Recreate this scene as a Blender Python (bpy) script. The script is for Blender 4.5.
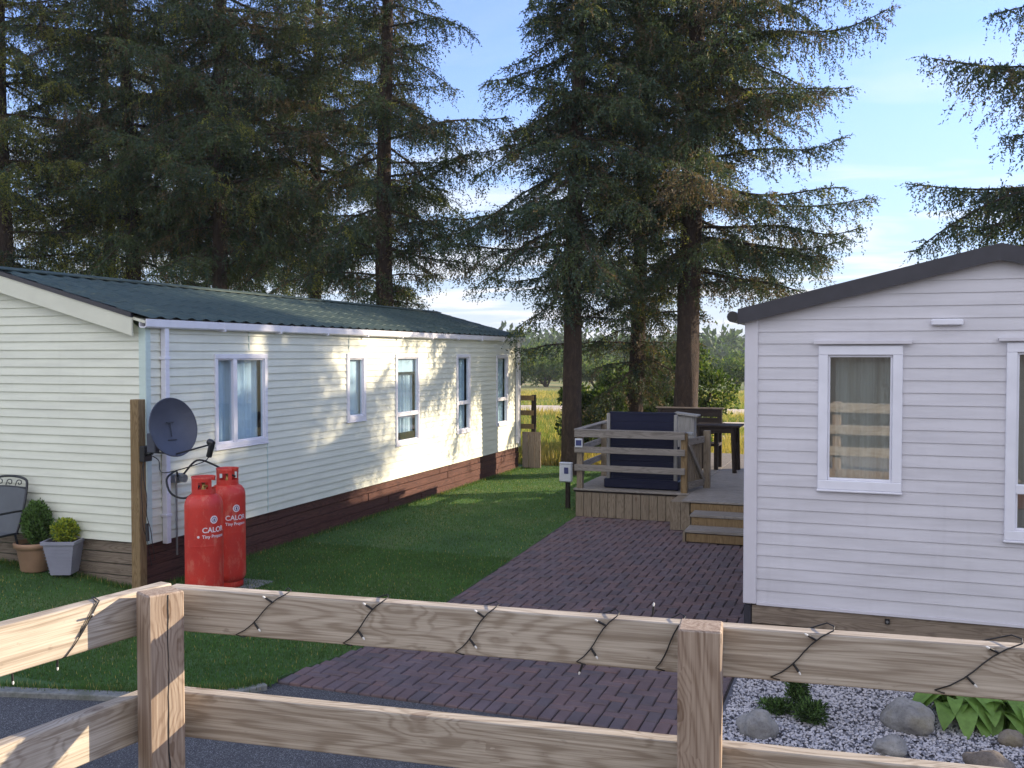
import bpy, math, random
import numpy as np
from mathutils import Vector, Matrix, noise as mnoise

for o in list(bpy.data.objects): bpy.data.objects.remove(o)
S = bpy.context.scene
COL = S.collection
R = math.radians
# ------------------------------------------------------------------ camera, world, sun
cd = bpy.data.cameras.new('camera'); cam = bpy.data.objects.new('camera', cd); COL.objects.link(cam)
cam.location = (0, 0, 2.5)
cam.rotation_euler = (R(90) - math.atan(29 / 960.), 0, R(20.2))
cd.sensor_width = 36; cd.lens = 33.75; cd.clip_start = .05; cd.clip_end = 6000
S.camera = cam
SUN_PHI, SUN_EL = 35.0, 19.0
W = bpy.data.worlds.new('World'); S.world = W; W.use_nodes = True
def build_world():
    nt = W.node_tree; N = nt.nodes; L = nt.links; N.clear()
    out = N.new('ShaderNodeOutputWorld'); bg = N.new('ShaderNodeBackground'); bg.inputs['Strength'].default_value = .14
    sky = N.new('ShaderNodeTexSky'); sky.sky_type = 'NISHITA'; sky.sun_disc = False
    sky.sun_elevation = R(SUN_EL); sky.sun_rotation = R(90 - SUN_PHI)
    sky.air_density = 1.0; sky.dust_density = .25; sky.ozone_density = 1.8
    tc = N.new('ShaderNodeTexCoord'); sep = N.new('ShaderNodeSeparateXYZ'); L.new(tc.outputs['Generated'], sep.inputs[0])
    # flat cloud layer: direction divided by height
    mx = N.new('ShaderNodeMath'); mx.operation = 'MAXIMUM'; mx.inputs[1].default_value = .02; L.new(sep.outputs[2], mx.inputs[0])
    ad = N.new('ShaderNodeMath'); ad.operation = 'ADD'; ad.inputs[1].default_value = .10; L.new(mx.outputs[0], ad.inputs[0])
    dv = N.new('ShaderNodeVectorMath'); dv.operation = 'DIVIDE'; L.new(tc.outputs['Generated'], dv.inputs[0])
    cb = N.new('ShaderNodeCombineXYZ')
    for i in range(3): L.new(ad.outputs[0], cb.inputs[i])
    L.new(cb.outputs[0], dv.inputs[1])
    mp = N.new('ShaderNodeMapping'); mp.inputs['Scale'].default_value = (.55, 1.3, .3); mp.inputs['Rotation'].default_value = (0, 0, .5)
    mp.inputs['Location'].default_value = (3.1, 1.3, 0)
    L.new(dv.outputs[0], mp.inputs[0])
    n1 = N.new('ShaderNodeTexNoise'); n1.inputs['Scale'].default_value = 1.6; n1.inputs['Detail'].default_value = 7
    n1.inputs['Roughness'].default_value = .55; n1.inputs['Distortion'].default_value = .5; L.new(mp.outputs[0], n1.inputs[0])
    rp = N.new('ShaderNodeValToRGB'); rp.color_ramp.elements[0].position = .47; rp.color_ramp.elements[1].position = .62
    L.new(n1.outputs[0], rp.inputs[0])
    # fewer clouds high up
    mr = N.new('ShaderNodeMapRange'); mr.inputs['From Min'].default_value = .03; mr.inputs['From Max'].default_value = .30
    mr.inputs['To Min'].default_value = 1.0; mr.inputs['To Max'].default_value = .05; L.new(sep.outputs[2], mr.inputs[0])
    mu = N.new('ShaderNodeMath'); mu.operation = 'MULTIPLY'; L.new(rp.outputs[0], mu.inputs[0]); L.new(mr.outputs[0], mu.inputs[1])
    hz = N.new('ShaderNodeMapRange'); hz.inputs['From Min'].default_value = -.02; hz.inputs['From Max'].default_value = .30
    hz.inputs['To Min'].default_value = .85; hz.inputs['To Max'].default_value = 0; L.new(sep.outputs[2], hz.inputs[0])
    tint = N.new('ShaderNodeMix'); tint.data_type = 'RGBA'; tint.blend_type = 'MULTIPLY'; tint.inputs[0].default_value = 1
    L.new(sky.outputs[0], tint.inputs[6]); tint.inputs[7].default_value = (.50, .53, .74, 1)
    mxh = N.new('ShaderNodeMix'); mxh.data_type = 'RGBA'; L.new(hz.outputs[0], mxh.inputs[0]); L.new(tint.outputs[2], mxh.inputs[6]); mxh.inputs[7].default_value = (.86, 1.25, 1.86, 1)
    mx2 = N.new('ShaderNodeMix'); mx2.data_type = 'RGBA'; L.new(mu.outputs[0], mx2.inputs[0])
    L.new(mxh.outputs[2], mx2.inputs[6]); mx2.inputs[7].default_value = (2.5, 2.55, 2.65, 1)
    # unseen bright cloud added behind the viewer to lighten the shaded cabin fronts
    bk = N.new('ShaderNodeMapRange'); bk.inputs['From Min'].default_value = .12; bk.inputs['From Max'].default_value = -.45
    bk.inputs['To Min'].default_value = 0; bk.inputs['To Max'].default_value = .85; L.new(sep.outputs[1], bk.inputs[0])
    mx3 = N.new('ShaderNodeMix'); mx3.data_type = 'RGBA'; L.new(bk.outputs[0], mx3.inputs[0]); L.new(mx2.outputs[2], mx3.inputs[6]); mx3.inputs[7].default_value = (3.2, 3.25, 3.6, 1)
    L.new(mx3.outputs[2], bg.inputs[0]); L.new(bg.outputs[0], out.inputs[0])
build_world()
sd = bpy.data.lights.new('sun', 'SUN'); sd.energy = 2.9; sd.angle = R(.53); sd.color = (1.0, .83, .60)
sun = bpy.data.objects.new('sun', sd); COL.objects.link(sun)
sv = Vector((math.cos(R(SUN_PHI)) * math.cos(R(SUN_EL)), math.sin(R(SUN_PHI)) * math.cos(R(SUN_EL)), math.sin(R(SUN_EL))))
sun.rotation_euler = sv.to_track_quat('Z', 'Y').to_euler(); sun.location = (20, 15, 20)
S.view_settings.view_transform = 'Standard'; S.view_settings.look = 'None'
S.view_settings.exposure = 1.75; S.view_settings.gamma = 1
S.render.engine = 'CYCLES'
S.cycles.max_bounces = 8; S.cycles.transparent_max_bounces = 12

# ------------------------------------------------------------------ helpers
def tag(o, label=None, cat=None, group=None, kind=None):
    if label: o['label'] = label
    if cat: o['category'] = cat
    if group: o['group'] = group
    if kind: o['kind'] = kind
    return o
def empty(name, loc=(0, 0, 0), rz=0, label=None, cat=None, group=None):
    o = bpy.data.objects.new(name, None); COL.objects.link(o); o.empty_display_size = .1
    o.location = loc; o.rotation_euler = (0, 0, rz); return tag(o, label, cat, group)

class MB:
    """collects shapes; build() links them as ONE mesh object"""
    def __init__(s): s.v = []; s.f = []; s.m = []; s.sm = []
    def add(s, vs, fs, mi=0, smooth=False):
        b = len(s.v); s.v += [tuple(p) for p in vs]
        for f in fs: s.f.append(tuple(i + b for i in f)); s.m.append(mi); s.sm.append(smooth)
    def box(s, a, b, mi=0, ch=0.0):
        x0, y0, z0 = a; x1, y1, z1 = b
        if x0 > x1: x0, x1 = x1, x0
        if y0 > y1: y0, y1 = y1, y0
        if z0 > z1: z0, z1 = z1, z0
        if ch <= 0:
            vs = [(x, y, z) for z in (z0, z1) for y in (y0, y1) for x in (x0, x1)]
            s.add(vs, [(0, 2, 3, 1), (4, 5, 7, 6), (0, 1, 5, 4), (2, 6, 7, 3), (0, 4, 6, 2), (1, 3, 7, 5)], mi); return
        c = ch; vs = []; idx = {}
        for sx in (0, 1):
            for sy in (0, 1):
                for sz in (0, 1):
                    X = (x0, x1)[sx]; Y = (y0, y1)[sy]; Z = (z0, z1)[sz]
                    dx = c if sx == 0 else -c; dy = c if sy == 0 else -c; dz = c if sz == 0 else -c
                    for ax, p in enumerate(((X, Y + dy, Z + dz), (X + dx, Y, Z + dz), (X + dx, Y + dy, Z))):
                        idx[(sx, sy, sz, ax)] = len(vs); vs.append(p)
        fs = []
        def q(keys, outward):
            p = [Vector(vs[idx[k]]) for k in keys]; n = (p[1] - p[0]).cross(p[2] - p[0])
            ks = [idx[k] for k in keys]
            if n.dot(Vector(outward)) < 0: ks.reverse()
            fs.append(tuple(ks))
        sg = (-1, 1)
        for a_ in (0, 1):
            q([(a_, 0, 0, 0), (a_, 1, 0, 0), (a_, 1, 1, 0), (a_, 0, 1, 0)], (sg[a_], 0, 0))
            q([(0, a_, 0, 1), (1, a_, 0, 1), (1, a_, 1, 1), (0, a_, 1, 1)], (0, sg[a_], 0))
            q([(0, 0, a_, 2), (1, 0, a_, 2), (1, 1, a_, 2), (0, 1, a_, 2)], (0, 0, sg[a_]))
        for a_ in (0, 1):
            for b_ in (0, 1):
                q([(a_, b_, 0, 0), (a_, b_, 1, 0), (a_, b_, 1, 1), (a_, b_, 0, 1)], (sg[a_], sg[b_], 0))
                q([(a_, 0, b_, 0), (a_, 1, b_, 0), (a_, 1, b_, 2), (a_, 0, b_, 2)], (sg[a_], 0, sg[b_]))
                q([(0, a_, b_, 1), (1, a_, b_, 1), (1, a_, b_, 2), (0, a_, b_, 2)], (0, sg[a_], sg[b_]))
                for c_ in (0, 1): q([(a_, b_, c_, 0), (a_, b_, c_, 1), (a_, b_, c_, 2)], (sg[a_], sg[b_], sg[c_]))
        s.add(vs, fs, mi)
    def tube(s, pts, r, n=8, mi=0, cap=True, smooth=True):
        pts = [Vector(p) for p in pts]; rs = r if isinstance(r, (list, tuple)) else [r] * len(pts)
        rings = []; up = None
        for i, p in enumerate(pts):
            t = (pts[min(i + 1, len(pts) - 1)] - pts[max(i - 1, 0)])
            if t.length < 1e-9: t = Vector((0, 0, 1))
            t.normalize()
            if up is None:
                up = Vector((0, 0, 1)) if abs(t.z) < .9 else Vector((1, 0, 0))
            a = t.cross(up)
            if a.length < 1e-6: a = t.cross(Vector((0, 1, 0)))
            a.normalize(); b = a.cross(t).normalized(); up = b
            rings.append([p + (a * math.cos(k * 2 * math.pi / n) + b * math.sin(k * 2 * math.pi / n)) * rs[i] for k in range(n)])
        vs = [p for rg in rings for p in rg]; fs = []
        for i in range(len(pts) - 1):
            for k in range(n):
                fs.append((i * n + k, i * n + (k + 1) % n, (i + 1) * n + (k + 1) % n, (i + 1) * n + k))
        s.add(vs, fs, mi, smooth)
        if cap:
            s.add(rings[0], [tuple(range(n))], mi); s.add(rings[-1], [tuple(reversed(range(n)))], mi)
    def lathe(s, prof, n=24, mi=0, c=(0, 0), smooth=True, arc=None):
        vs = []; fs = []
        for r_, z_ in prof:
            for k in range(n):
                a = k * 2 * math.pi / n; vs.append((c[0] + r_ * math.cos(a), c[1] + r_ * math.sin(a), z_))
        for i in range(len(prof) - 1):
            for k in range(n): fs.append((i * n + k, i * n + (k + 1) % n, (i + 1) * n + (k + 1) % n, (i + 1) * n + k))
        s.add(vs, fs, mi, smooth)
    def xf(s, M):
        s.v = [tuple(M @ Vector(p)) for p in s.v]; return s
    def build(s, name, mats, parent=None, loc=None, rot=None):
        me = bpy.data.meshes.new(name); me.from_pydata(s.v, [], s.f)
        if not isinstance(mats, (list, tuple)): mats = [mats]
        for m in mats: me.materials.append(m)
        me.polygons.foreach_set('material_index', s.m); me.polygons.foreach_set('use_smooth', s.sm); me.update()
        o = bpy.data.objects.new(name, me); COL.objects.link(o)
        if parent: o.parent = parent
        if loc is not None: o.location = loc
        if rot is not None: o.rotation_euler = rot
        return o

def np_mesh(name, V, F, mats, mi=None, parent=None, smooth=False):
    """V (n,3), F (m,k) arrays -> one object"""
    me = bpy.data.meshes.new(name); n, m, k = len(V), len(F), F.shape[1]
    me.vertices.add(n); me.vertices.foreach_set('co', V.astype(np.float32).ravel())
    me.loops.add(m * k); me.loops.foreach_set('vertex_index', F.astype(np.int32).ravel())
    me.polygons.add(m); me.polygons.foreach_set('loop_start', np.arange(0, m * k, k, dtype=np.int32))
    try: me.polygons.foreach_set('loop_total', np.full(m, k, dtype=np.int32))
    except Exception: pass
    if not isinstance(mats, (list, tuple)): mats = [mats]
    for x in mats: me.materials.append(x)
    if mi is not None: me.polygons.foreach_set('material_index', mi.astype(np.int32))
    me.polygons.foreach_set('use_smooth', np.full(m, smooth, dtype=bool))
    me.update(calc_edges=True); me.validate()
    o = bpy.data.objects.new(name, me); COL.objects.link(o)
    if parent: o.parent = parent
    return o

# ------------------------------------------------------------------ materials
class NT:
    def __init__(s, name):
        s.m = bpy.data.materials.new(name); s.m.use_nodes = True; s.t = s.m.node_tree; s.N = s.t.nodes; s.L = s.t.links
        s.b = s.N['Principled BSDF']; s.out = s.N['Material Output']
        s.tc = s.N.new('ShaderNodeTexCoord'); s.oi = None
    def coords(s, scale=(1, 1, 1), rnd=True, kind='Object'):
        mp = s.N.new('ShaderNodeMapping'); mp.inputs['Scale'].default_value = scale
        if rnd:
            if s.oi is None:
                s.oi = s.N.new('ShaderNodeObjectInfo')
                s.mu = s.N.new('ShaderNodeMath'); s.mu.operation = 'MULTIPLY'; s.mu.inputs[1].default_value = 37.
                s.L.new(s.oi.outputs['Random'], s.mu.inputs[0])
                s.cbx = s.N.new('ShaderNodeCombineXYZ')
                for i in range(3): s.L.new(s.mu.outputs[0], s.cbx.inputs[i])
            ad = s.N.new('ShaderNodeVectorMath'); ad.operation = 'ADD'
            s.L.new(s.tc.outputs[kind], ad.inputs[0]); s.L.new(s.cbx.outputs[0], ad.inputs[1]); s.L.new(ad.outputs[0], mp.inputs[0])
        else: s.L.new(s.tc.outputs[kind], mp.inputs[0])
        return mp.outputs[0]
    def noise(s, vec, scale, detail=4, rough=.55, dist=0):
        n = s.N.new('ShaderNodeTexNoise'); n.inputs['Scale'].default_value = scale; n.inputs['Detail'].default_value = detail
        n.inputs['Roughness'].default_value = rough; n.inputs['Distortion'].default_value = dist; s.L.new(vec, n.inputs[0]); return n.outputs[0]
    def ramp(s, fac, stops):
        r = s.N.new('ShaderNodeValToRGB'); e = r.color_ramp.elements
        while len(e) < len(stops): e.new(.5)
        for i, (p, c) in enumerate(stops):
            e[i].position = p; e[i].color = tuple(c) + (1,) if len(c) == 3 else c
        s.L.new(fac, r.inputs[0]); return r.outputs[0]
    def mix(s, fac, a, b, mode='MIX'):
        m = s.N.new('ShaderNodeMix'); m.data_type = 'RGBA'; m.blend_type = mode
        for i, x in ((0, fac), (6, a), (7, b)):
            if isinstance(x, (int, float)): m.inputs[i].default_value = x
            elif isinstance(x, (tuple, list)): m.inputs[i].default_value = tuple(x) + (1,)
            else: s.L.new(x, m.inputs[i])
        return m.outputs[2]
    def math(s, op, a, b=0.0):
        m = s.N.new('ShaderNodeMath'); m.operation = op
        for i, x in ((0, a), (1, b)):
            if isinstance(x, (int, float)): m.inputs[i].default_value = x
            else: s.L.new(x, m.inputs[i])
        return m.outputs[0]
    def bump(s, h, dist=.002, strength=.6):
        b = s.N.new('ShaderNodeBump'); b.inputs['Distance'].default_value = dist; b.inputs['Strength'].default_value = strength
        s.L.new(h, b.inputs['Height']); s.L.new(b.outputs[0], s.b.inputs['Normal'])
    def col(s, c):
        if isinstance(c, (tuple, list)): s.b.inputs['Base Color'].default_value = tuple(c) + (1,)
        else: s.L.new(c, s.b.inputs['Base Color'])
    def rough(s, r): 
        if isinstance(r, (int, float)): s.b.inputs['Roughness'].default_value = r
        else: s.L.new(r, s.b.inputs['Roughness'])

def m_plain(name, c, rough=.5, metal=0, var=.12, sc=6, bump=0, spec=.5):
    t = NT(name); v = t.coords(); n = t.noise(v, sc, 5)
    a = tuple(x * (1 - var) for x in c); b = tuple(min(1, x * (1 + var)) for x in c)
    t.col(t.ramp(n, [(.3, a), (.7, b)])); t.rough(rough); t.b.inputs['Metallic'].default_value = metal
    t.b.inputs['Specular IOR Level'].default_value = spec
    if bump: t.bump(t.noise(v, sc * 12, 3), bump)
    return t.m
def m_wood(name, lo, hi, knot=(.10, .05, .025), ax='X', knots=True, dirt=.25, rough=.7, bump=.0012, grain=1.0, near=False):
    """sawn timber; grain runs along the object's local axis ax"""
    t = NT(name)
    def ax3(l, c): return {'X': (l, c, c), 'Y': (c, l, c), 'Z': (c, c, l)}[ax]
    v = t.coords(ax3(.8, 7.0))
    kn = t.N.new('ShaderNodeTexVoronoi'); kn.inputs['Scale'].default_value = 1.0; kn.inputs['Randomness'].default_value = 1
    kv = t.coords(ax3(4.6, 9.5)); kw = t.N.new('ShaderNodeVectorMath'); kw.operation = 'ADD'
    t.L.new(kv, kw.inputs[0]); nz = t.N.new('ShaderNodeTexNoise'); nz.inputs['Scale'].default_value = 3.0; t.L.new(kv, nz.inputs[0])
    sc_ = t.N.new('ShaderNodeVectorMath'); sc_.operation = 'SCALE'; sc_.inputs['Scale'].default_value = .25; t.L.new(nz.outputs['Color'], sc_.inputs[0]); t.L.new(sc_.outputs[0], kw.inputs[1])
    t.L.new(kw.outputs[0], kn.inputs[0]); kd = kn.outputs['Distance']
    sel = t.N.new('ShaderNodeSeparateColor'); t.L.new(kn.outputs['Color'], sel.inputs[0]); on = t.math('GREATER_THAN', sel.outputs[0], .76)
    warp = t.noise(v, .8, 2, .45)
    ph = t.math('MULTIPLY', warp, 38.0)
    if knots:
        bend = t.math('MULTIPLY', t.ramp(kd, [(.0, (1, 1, 1)), (.55, (0, 0, 0))]), on)
        ph = t.math('ADD', ph, t.math('MULTIPLY', bend, 5.0))
    ring = t.math('ADD', t.math('MULTIPLY', t.math('SINE', t.math('MULTIPLY', ph, 4.6)), .5), .5)
    fine = t.noise(t.coords(ax3(3.5, 210)), 1, 4, .65); mid_ = t.noise(t.coords(ax3(2.2, 60)), 1, 4, .6)
    blot = t.noise(t.coords(), 4.2, 6, .65); spots = t.noise(t.coords(ax3(20, 60)), 1, 3, .6)
    f = t.math('ADD', t.math('MULTIPLY', t.math('POWER', ring, 2.5), .13 * grain), t.math('MULTIPLY', fine, .68)); f = t.math('ADD', f, t.math('MULTIPLY', mid_, .30))
    mid = tuple((a + b) / 2 for a, b in zip(lo, hi))
    c = t.ramp(f, [(.32, hi), (.50, mid), (.64, lo)])
    c = t.mix(t.math('MULTIPLY', t.ramp(blot, [(.46, (0, 0, 0)), (.74, (1, 1, 1))]), dirt * .6), c, tuple(x * .6 for x in lo))
    c = t.mix(t.math('MULTIPLY', t.ramp(spots, [(.66, (0, 0, 0)), (.76, (1, 1, 1))]), .45), c, tuple(x * .45 for x in lo))
    if knots:
        kf = t.math('MULTIPLY', t.ramp(kd, [(.05, (1, 1, 1)), (.085, (.5, .5, .5)), (.13, (.65, .65, .65)), (.15, (0, 0, 0))]), on)
        c = t.mix(t.math('MULTIPLY', kf, .80), c, knot)
        halo = t.math('MULTIPLY', t.ramp(kd, [(.14, (0, 0, 0)), (.17, (1, 1, 1)), (.34, (0, 0, 0))]), on)
        c = t.mix(t.math('MULTIPLY', halo, .35), c, lo)
    t.col(c); t.rough(rough); t.b.inputs['Specular IOR Level'].default_value = .25
    t.bump(f, bump, .7)
    return t.m

M = {}
M['timber'] = m_wood('weathered softwood', (.29, .240, .185), (.60, .54, .45), near=True)
M['timber_v'] = m_wood('weathered softwood upright', (.235, .170, .125), (.47, .385, .305), ax='Z', near=True)
M['deckwood'] = m_wood('grey decking timber', (.19, .165, .14), (.36, .33, .29), ax='X', dirt=.35)
M['deckwood_v'] = m_wood('grey green cladding timber', (.18, .14, .095), (.33, .27, .195), ax='Z', dirt=.4)
M['oldwood'] = m_wood('brown skirting timber', (.15, .115, .085), (.31, .25, .19), ax='X', dirt=.4, bump=.002)
M['skirt_red'] = m_wood('red brown stained skirting', (.055, .022, .018), (.15, .065, .05), ax='Y', knots=False, dirt=.5, bump=.004)
M['postwood'] = m_wood('treated post timber', (.17, .11, .05), (.33, .235, .125), ax='Z', dirt=.25)
M['darkwood'] = m_wood('dark stained timber', (.02, .014, .012), (.05, .036, .03), ax='X', knots=False)
M['darkwood_v'] = m_wood('dark stained timber upright', (.02, .014, .012), (.05, .036, .03), ax='Z', knots=False)
M['navy'] = m_wood('navy painted boards', (.006, .008, .028), (.011, .014, .045), ax='X', knots=False, dirt=.1, rough=.45)
M['palewood_v'] = m_wood('pale grey post timber', (.25, .24, .22), (.42, .40, .37), ax='Z', knots=False)
def m_siding(name, c):
    t = NT(name); v = t.coords(rnd=False)
    n = t.noise(t.coords((.6, .6, 5), rnd=False), 2.2, 6, .6); g = t.noise(t.coords((3, 3, 160), rnd=False), 1, 3, .5)
    lo = tuple(x * .84 for x in c)
    cc = t.ramp(n, [(.3, lo), (.62, c)])
    # streaky dirt, running down
    st = t.noise(t.coords((9, 9, .5), rnd=False), 1, 6, .7)
    cc = t.mix(t.math('MULTIPLY', t.ramp(st, [(.52, (0, 0, 0)), (.8, (1, 1, 1))]), .20), cc, tuple(x * .60 for x in c))
    t.col(cc); t.rough(t.ramp(n, [(.3, (.38,) * 3), (.7, (.55,) * 3)])); t.bump(g, .0012, .35)
    return t.m
M['cream_siding'] = m_siding('cream vinyl siding', (.76, .77, .64))
M['grey_siding'] = m_siding('pale grey vinyl siding', (.62, .605, .64))
M['dark_siding'] = m_siding('dark brown siding', (.06, .052, .045))
M['cream_trim'] = m_plain('cream trim', (.66, .66, .54), .5, var=.06, sc=4)
M['cream_corner'] = m_plain('pale green corner trim', (.55, .66, .60), .45, var=.05)
M['white'] = m_plain('white upvc', (.74, .74, .80), .3, var=.05, sc=5)
M['grey_trim'] = m_plain('pale grey trim', (.60, .58, .62), .4, var=.04)
M['charcoal'] = m_plain('charcoal fascia', (.028, .027, .036), .42, var=.15, sc=8)
M['black'] = m_plain('black plastic', (.015, .015, .017), .4)
M['rubber'] = m_plain('black cable rubber', (.010, .010, .011), .5)
M['dishgrey'] = m_plain('grey dish paint', (.050, .056, .080), .42, var=.10, sc=9)
M['steel'] = m_plain('galvanised steel', (.36, .37, .38), .4, .9)
M['brass'] = m_plain('brass valve', (.5, .36, .12), .35, .9)
M['clear'] = m_plain('clear plastic bulb', (.75, .75, .72), .15, var=.02)
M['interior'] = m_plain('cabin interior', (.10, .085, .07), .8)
M['interior_blue'] = m_plain('blue grey room', (.10, .12, .15), .8)  # even dark blue grey for the recess walls behind the panes
M['soil'] = m_plain('dark compost', (.03, .02, .014), .95, var=.4, sc=30, bump=.01)
def m_roof():
    t = NT('green profiled roof sheet'); v = t.coords(rnd=False)
    n = t.noise(v, 1.4, 6, .65); l = t.noise(v, 14, 5, .7)
    c = t.ramp(n, [(.3, (.028, .050, .046)), (.7, (.052, .082, .072))])
    c = t.mix(t.math('MULTIPLY', t.ramp(l, [(.56, (0, 0, 0)), (.72, (1, 1, 1))]), .5), c, (.12, .13, .09))
    t.col(c); t.rough(t.ramp(l, [(.3, (.58,) * 3), (.7, (.8,) * 3)])); t.bump(l, .003, .4); return t.m
M['roof'] = m_roof()
def m_red():
    t = NT('red cylinder paint'); v = t.coords()
    n = t.noise(v, 3, 6, .7); w = t.noise(t.coords((1, 1, .45)), 11, 7, .72)
    c = t.ramp(n, [(.3, (.46, .022, .016)), (.7, (.62, .040, .022))])
    c = t.mix(t.math('MULTIPLY', t.ramp(w, [(.52, (0, 0, 0)), (.62, (1, 1, 1))]), .6), c, (.60, .16, .10))
    c = t.mix(t.math('MULTIPLY', t.ramp(t.noise(v, 26, 4, .7), [(.66, (0, 0, 0)), (.72, (1, 1, 1))]), .7), c, (.15, .03, .02))
    t.col(c); t.rough(t.ramp(w, [(.3, (.38,) * 3), (.7, (.62,) * 3)])); t.bump(w, .002, .3); return t.m
M['red'] = m_red()
M['print_white'] = m_plain('white print', (.78, .66, .68), .5, var=.12, sc=60)
M['print_navy'] = m_plain('navy print', (.04, .05, .16), .5)
def m_glass(name='window glass', refl=.10, tint=(.85, .92, .95)):
    t = NT(name); N, L = t.N, t.L; N.remove(t.b)
    g = N.new('ShaderNodeBsdfGlossy'); g.inputs['Roughness'].default_value = .02; g.inputs['Color'].default_value = (.95, .97, 1, 1)
    tr = N.new('ShaderNodeBsdfTransparent'); tr.inputs[0].default_value = tint + (1,)
    fr = N.new('ShaderNodeFresnel'); fr.inputs[0].default_value = 1.5
    gm = N.new('ShaderNodeNewGeometry'); ad = t.math('MULTIPLY', t.math('ADD', fr.outputs[0], refl), t.math('SUBTRACT', 1.0, gm.outputs['Backfacing']))
    nb = N.new('ShaderNodeBump'); nb.inputs['Distance'].default_value = .02; nb.inputs['Strength'].default_value = .02
    L.new(t.noise(t.coords(), 2.5, 1), nb.inputs['Height']); L.new(nb.outputs[0], g.inputs['Normal'])
    mx = N.new('ShaderNodeMixShader'); L.new(ad, mx.inputs[0]); L.new(tr.outputs[0], mx.inputs[1]); L.new(g.outputs[0], mx.inputs[2])
    L.new(mx.outputs[0], t.out.inputs[0]); return t.m
M['glass'] = m_glass(refl=.05)
M['glass2'] = m_glass('window glass clear', refl=.30)
def m_cloth(name, c, trans=.3):
    t = NT(name); t.col(t.ramp(t.noise(t.coords((30, 30, 1)), 1, 2), [(.3, tuple(x * .8 for x in c)), (.7, c)])); t.rough(.9); return t.m
M['net'] = m_cloth('net curtain', (.74, .80, .86)); M['curtain'] = m_cloth('beige striped curtain', (.66, .58, .48))
def m_ground(name, kind):
    t = NT(name); v = t.coords(rnd=False)
    if kind == 'asphalt':
        a = t.noise(v, 160, 3, .7); b = t.noise(v, 1.1, 5, .6)
        vo = t.N.new('ShaderNodeTexVoronoi'); vo.inputs['Scale'].default_value = 190; t.L.new(v, vo.inputs[0])
        sp = t.N.new('ShaderNodeSeparateColor'); t.L.new(vo.outputs['Color'], sp.inputs[0])
        c = t.ramp(sp.outputs[0], [(.2, (.045, .045, .048)), (.75, (.10, .10, .105)), (.97, (.26, .26, .26))])
        c = t.mix(t.math('MULTIPLY', t.ramp(b, [(.35, (0, 0, 0)), (.7, (1, 1, 1))]), .45), c, (.035, .035, .04))
        t.col(c); t.rough(.85); t.bump(t.math('ADD', vo.outputs['Distance'], a), .006, .8)
    elif kind == 'lawn':
        a = t.noise(v, .9, 5, .6); b = t.noise(v, 60, 3, .7)
        c = t.ramp(a, [(.3, (.045, .110, .028)), (.5, (.075, .165, .040)), (.62, (.125, .185, .055)), (.78, (.095, .155, .048))])
        c = t.mix(t.math('MULTIPLY', t.ramp(b, [(.4, (0, 0, 0)), (.7, (1, 1, 1))]), .5), c, (.014, .040, .014))
        t.col(c); t.rough(.9); t.bump(b, .02, .9)
    elif kind == 'field':
        a = t.noise(t.coords((.035, .09, 1), rnd=False), 1, 6, .6); b = t.noise(v, 1.5, 6, .7)
        c = t.ramp(a, [(.30, (.10, .14, .03)), (.45, (.15, .18, .045)), (.55, (.27, .24, .08)), (.68, (.36, .25, .11)), (.8, (.16, .18, .05))])
        c = t.mix(t.math('MULTIPLY', b, .4), c, (.07, .09, .025)); t.col(c); t.rough(.95); t.bump(b, .3, .8)
    elif kind == 'sand':
        c = t.ramp(t.noise(v, 40, 3), [(.3, (.018, .015, .015)), (.7, (.045, .038, .034))]); t.col(c); t.rough(.95)
    elif kind == 'kerb':
        c = t.ramp(t.noise(v, 25, 5, .7), [(.3, (.12, .125, .11)), (.7, (.26, .26, .24))])
        c = t.mix(t.ramp(t.noise(v, 5, 4), [(.5, (0, 0, 0)), (.7, (.7, .7, .7))]), c, (.07, .08, .04)); t.col(c); t.rough(.9); t.bump(t.noise(v, 90, 3), .004)
    elif kind == 'hill':
        a = t.noise(t.coords((.01, .01, .05), rnd=False), 1, 6, .6)
        t.col(t.ramp(a, [(.35, (.028, .05, .022)), (.6, (.05, .08, .03)), (.75, (.10, .12, .05))])); t.rough(1)
    return t.m
M['asphalt'] = m_ground('asphalt', 'asphalt'); M['lawn'] = m_ground('lawn turf', 'lawn'); M['field'] = m_ground('rough pasture', 'field')
M['sand'] = m_ground('joint sand', 'sand'); M['kerb'] = m_ground('concrete kerb', 'kerb'); M['hill'] = m_ground('far hill', 'hill')
def m_block(name, c):
    t = NT(name); v = t.coords(rnd=False)
    n = t.noise(v, 3.0, 5, .6); g = t.noise(v, 130, 3, .7)
    cc = t.ramp(n, [(.3, tuple(x * .72 for x in c)), (.7, tuple(x * 1.22 for x in c))])
    cc = t.mix(t.math('MULTIPLY', g, .35), cc, tuple(x * .5 for x in c)); t.col(cc); t.rough(.88); t.bump(g, .003, .7); return t.m
M['b1'] = m_block('red brown paver', (.150, .102, .102)); M['b2'] = m_block('purple grey paver', (.138, .100, .106))
M['b3'] = m_block('charcoal paver', (.118, .092, .098)); M['b4'] = m_block('dull red paver', (.160, .102, .098))
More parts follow.
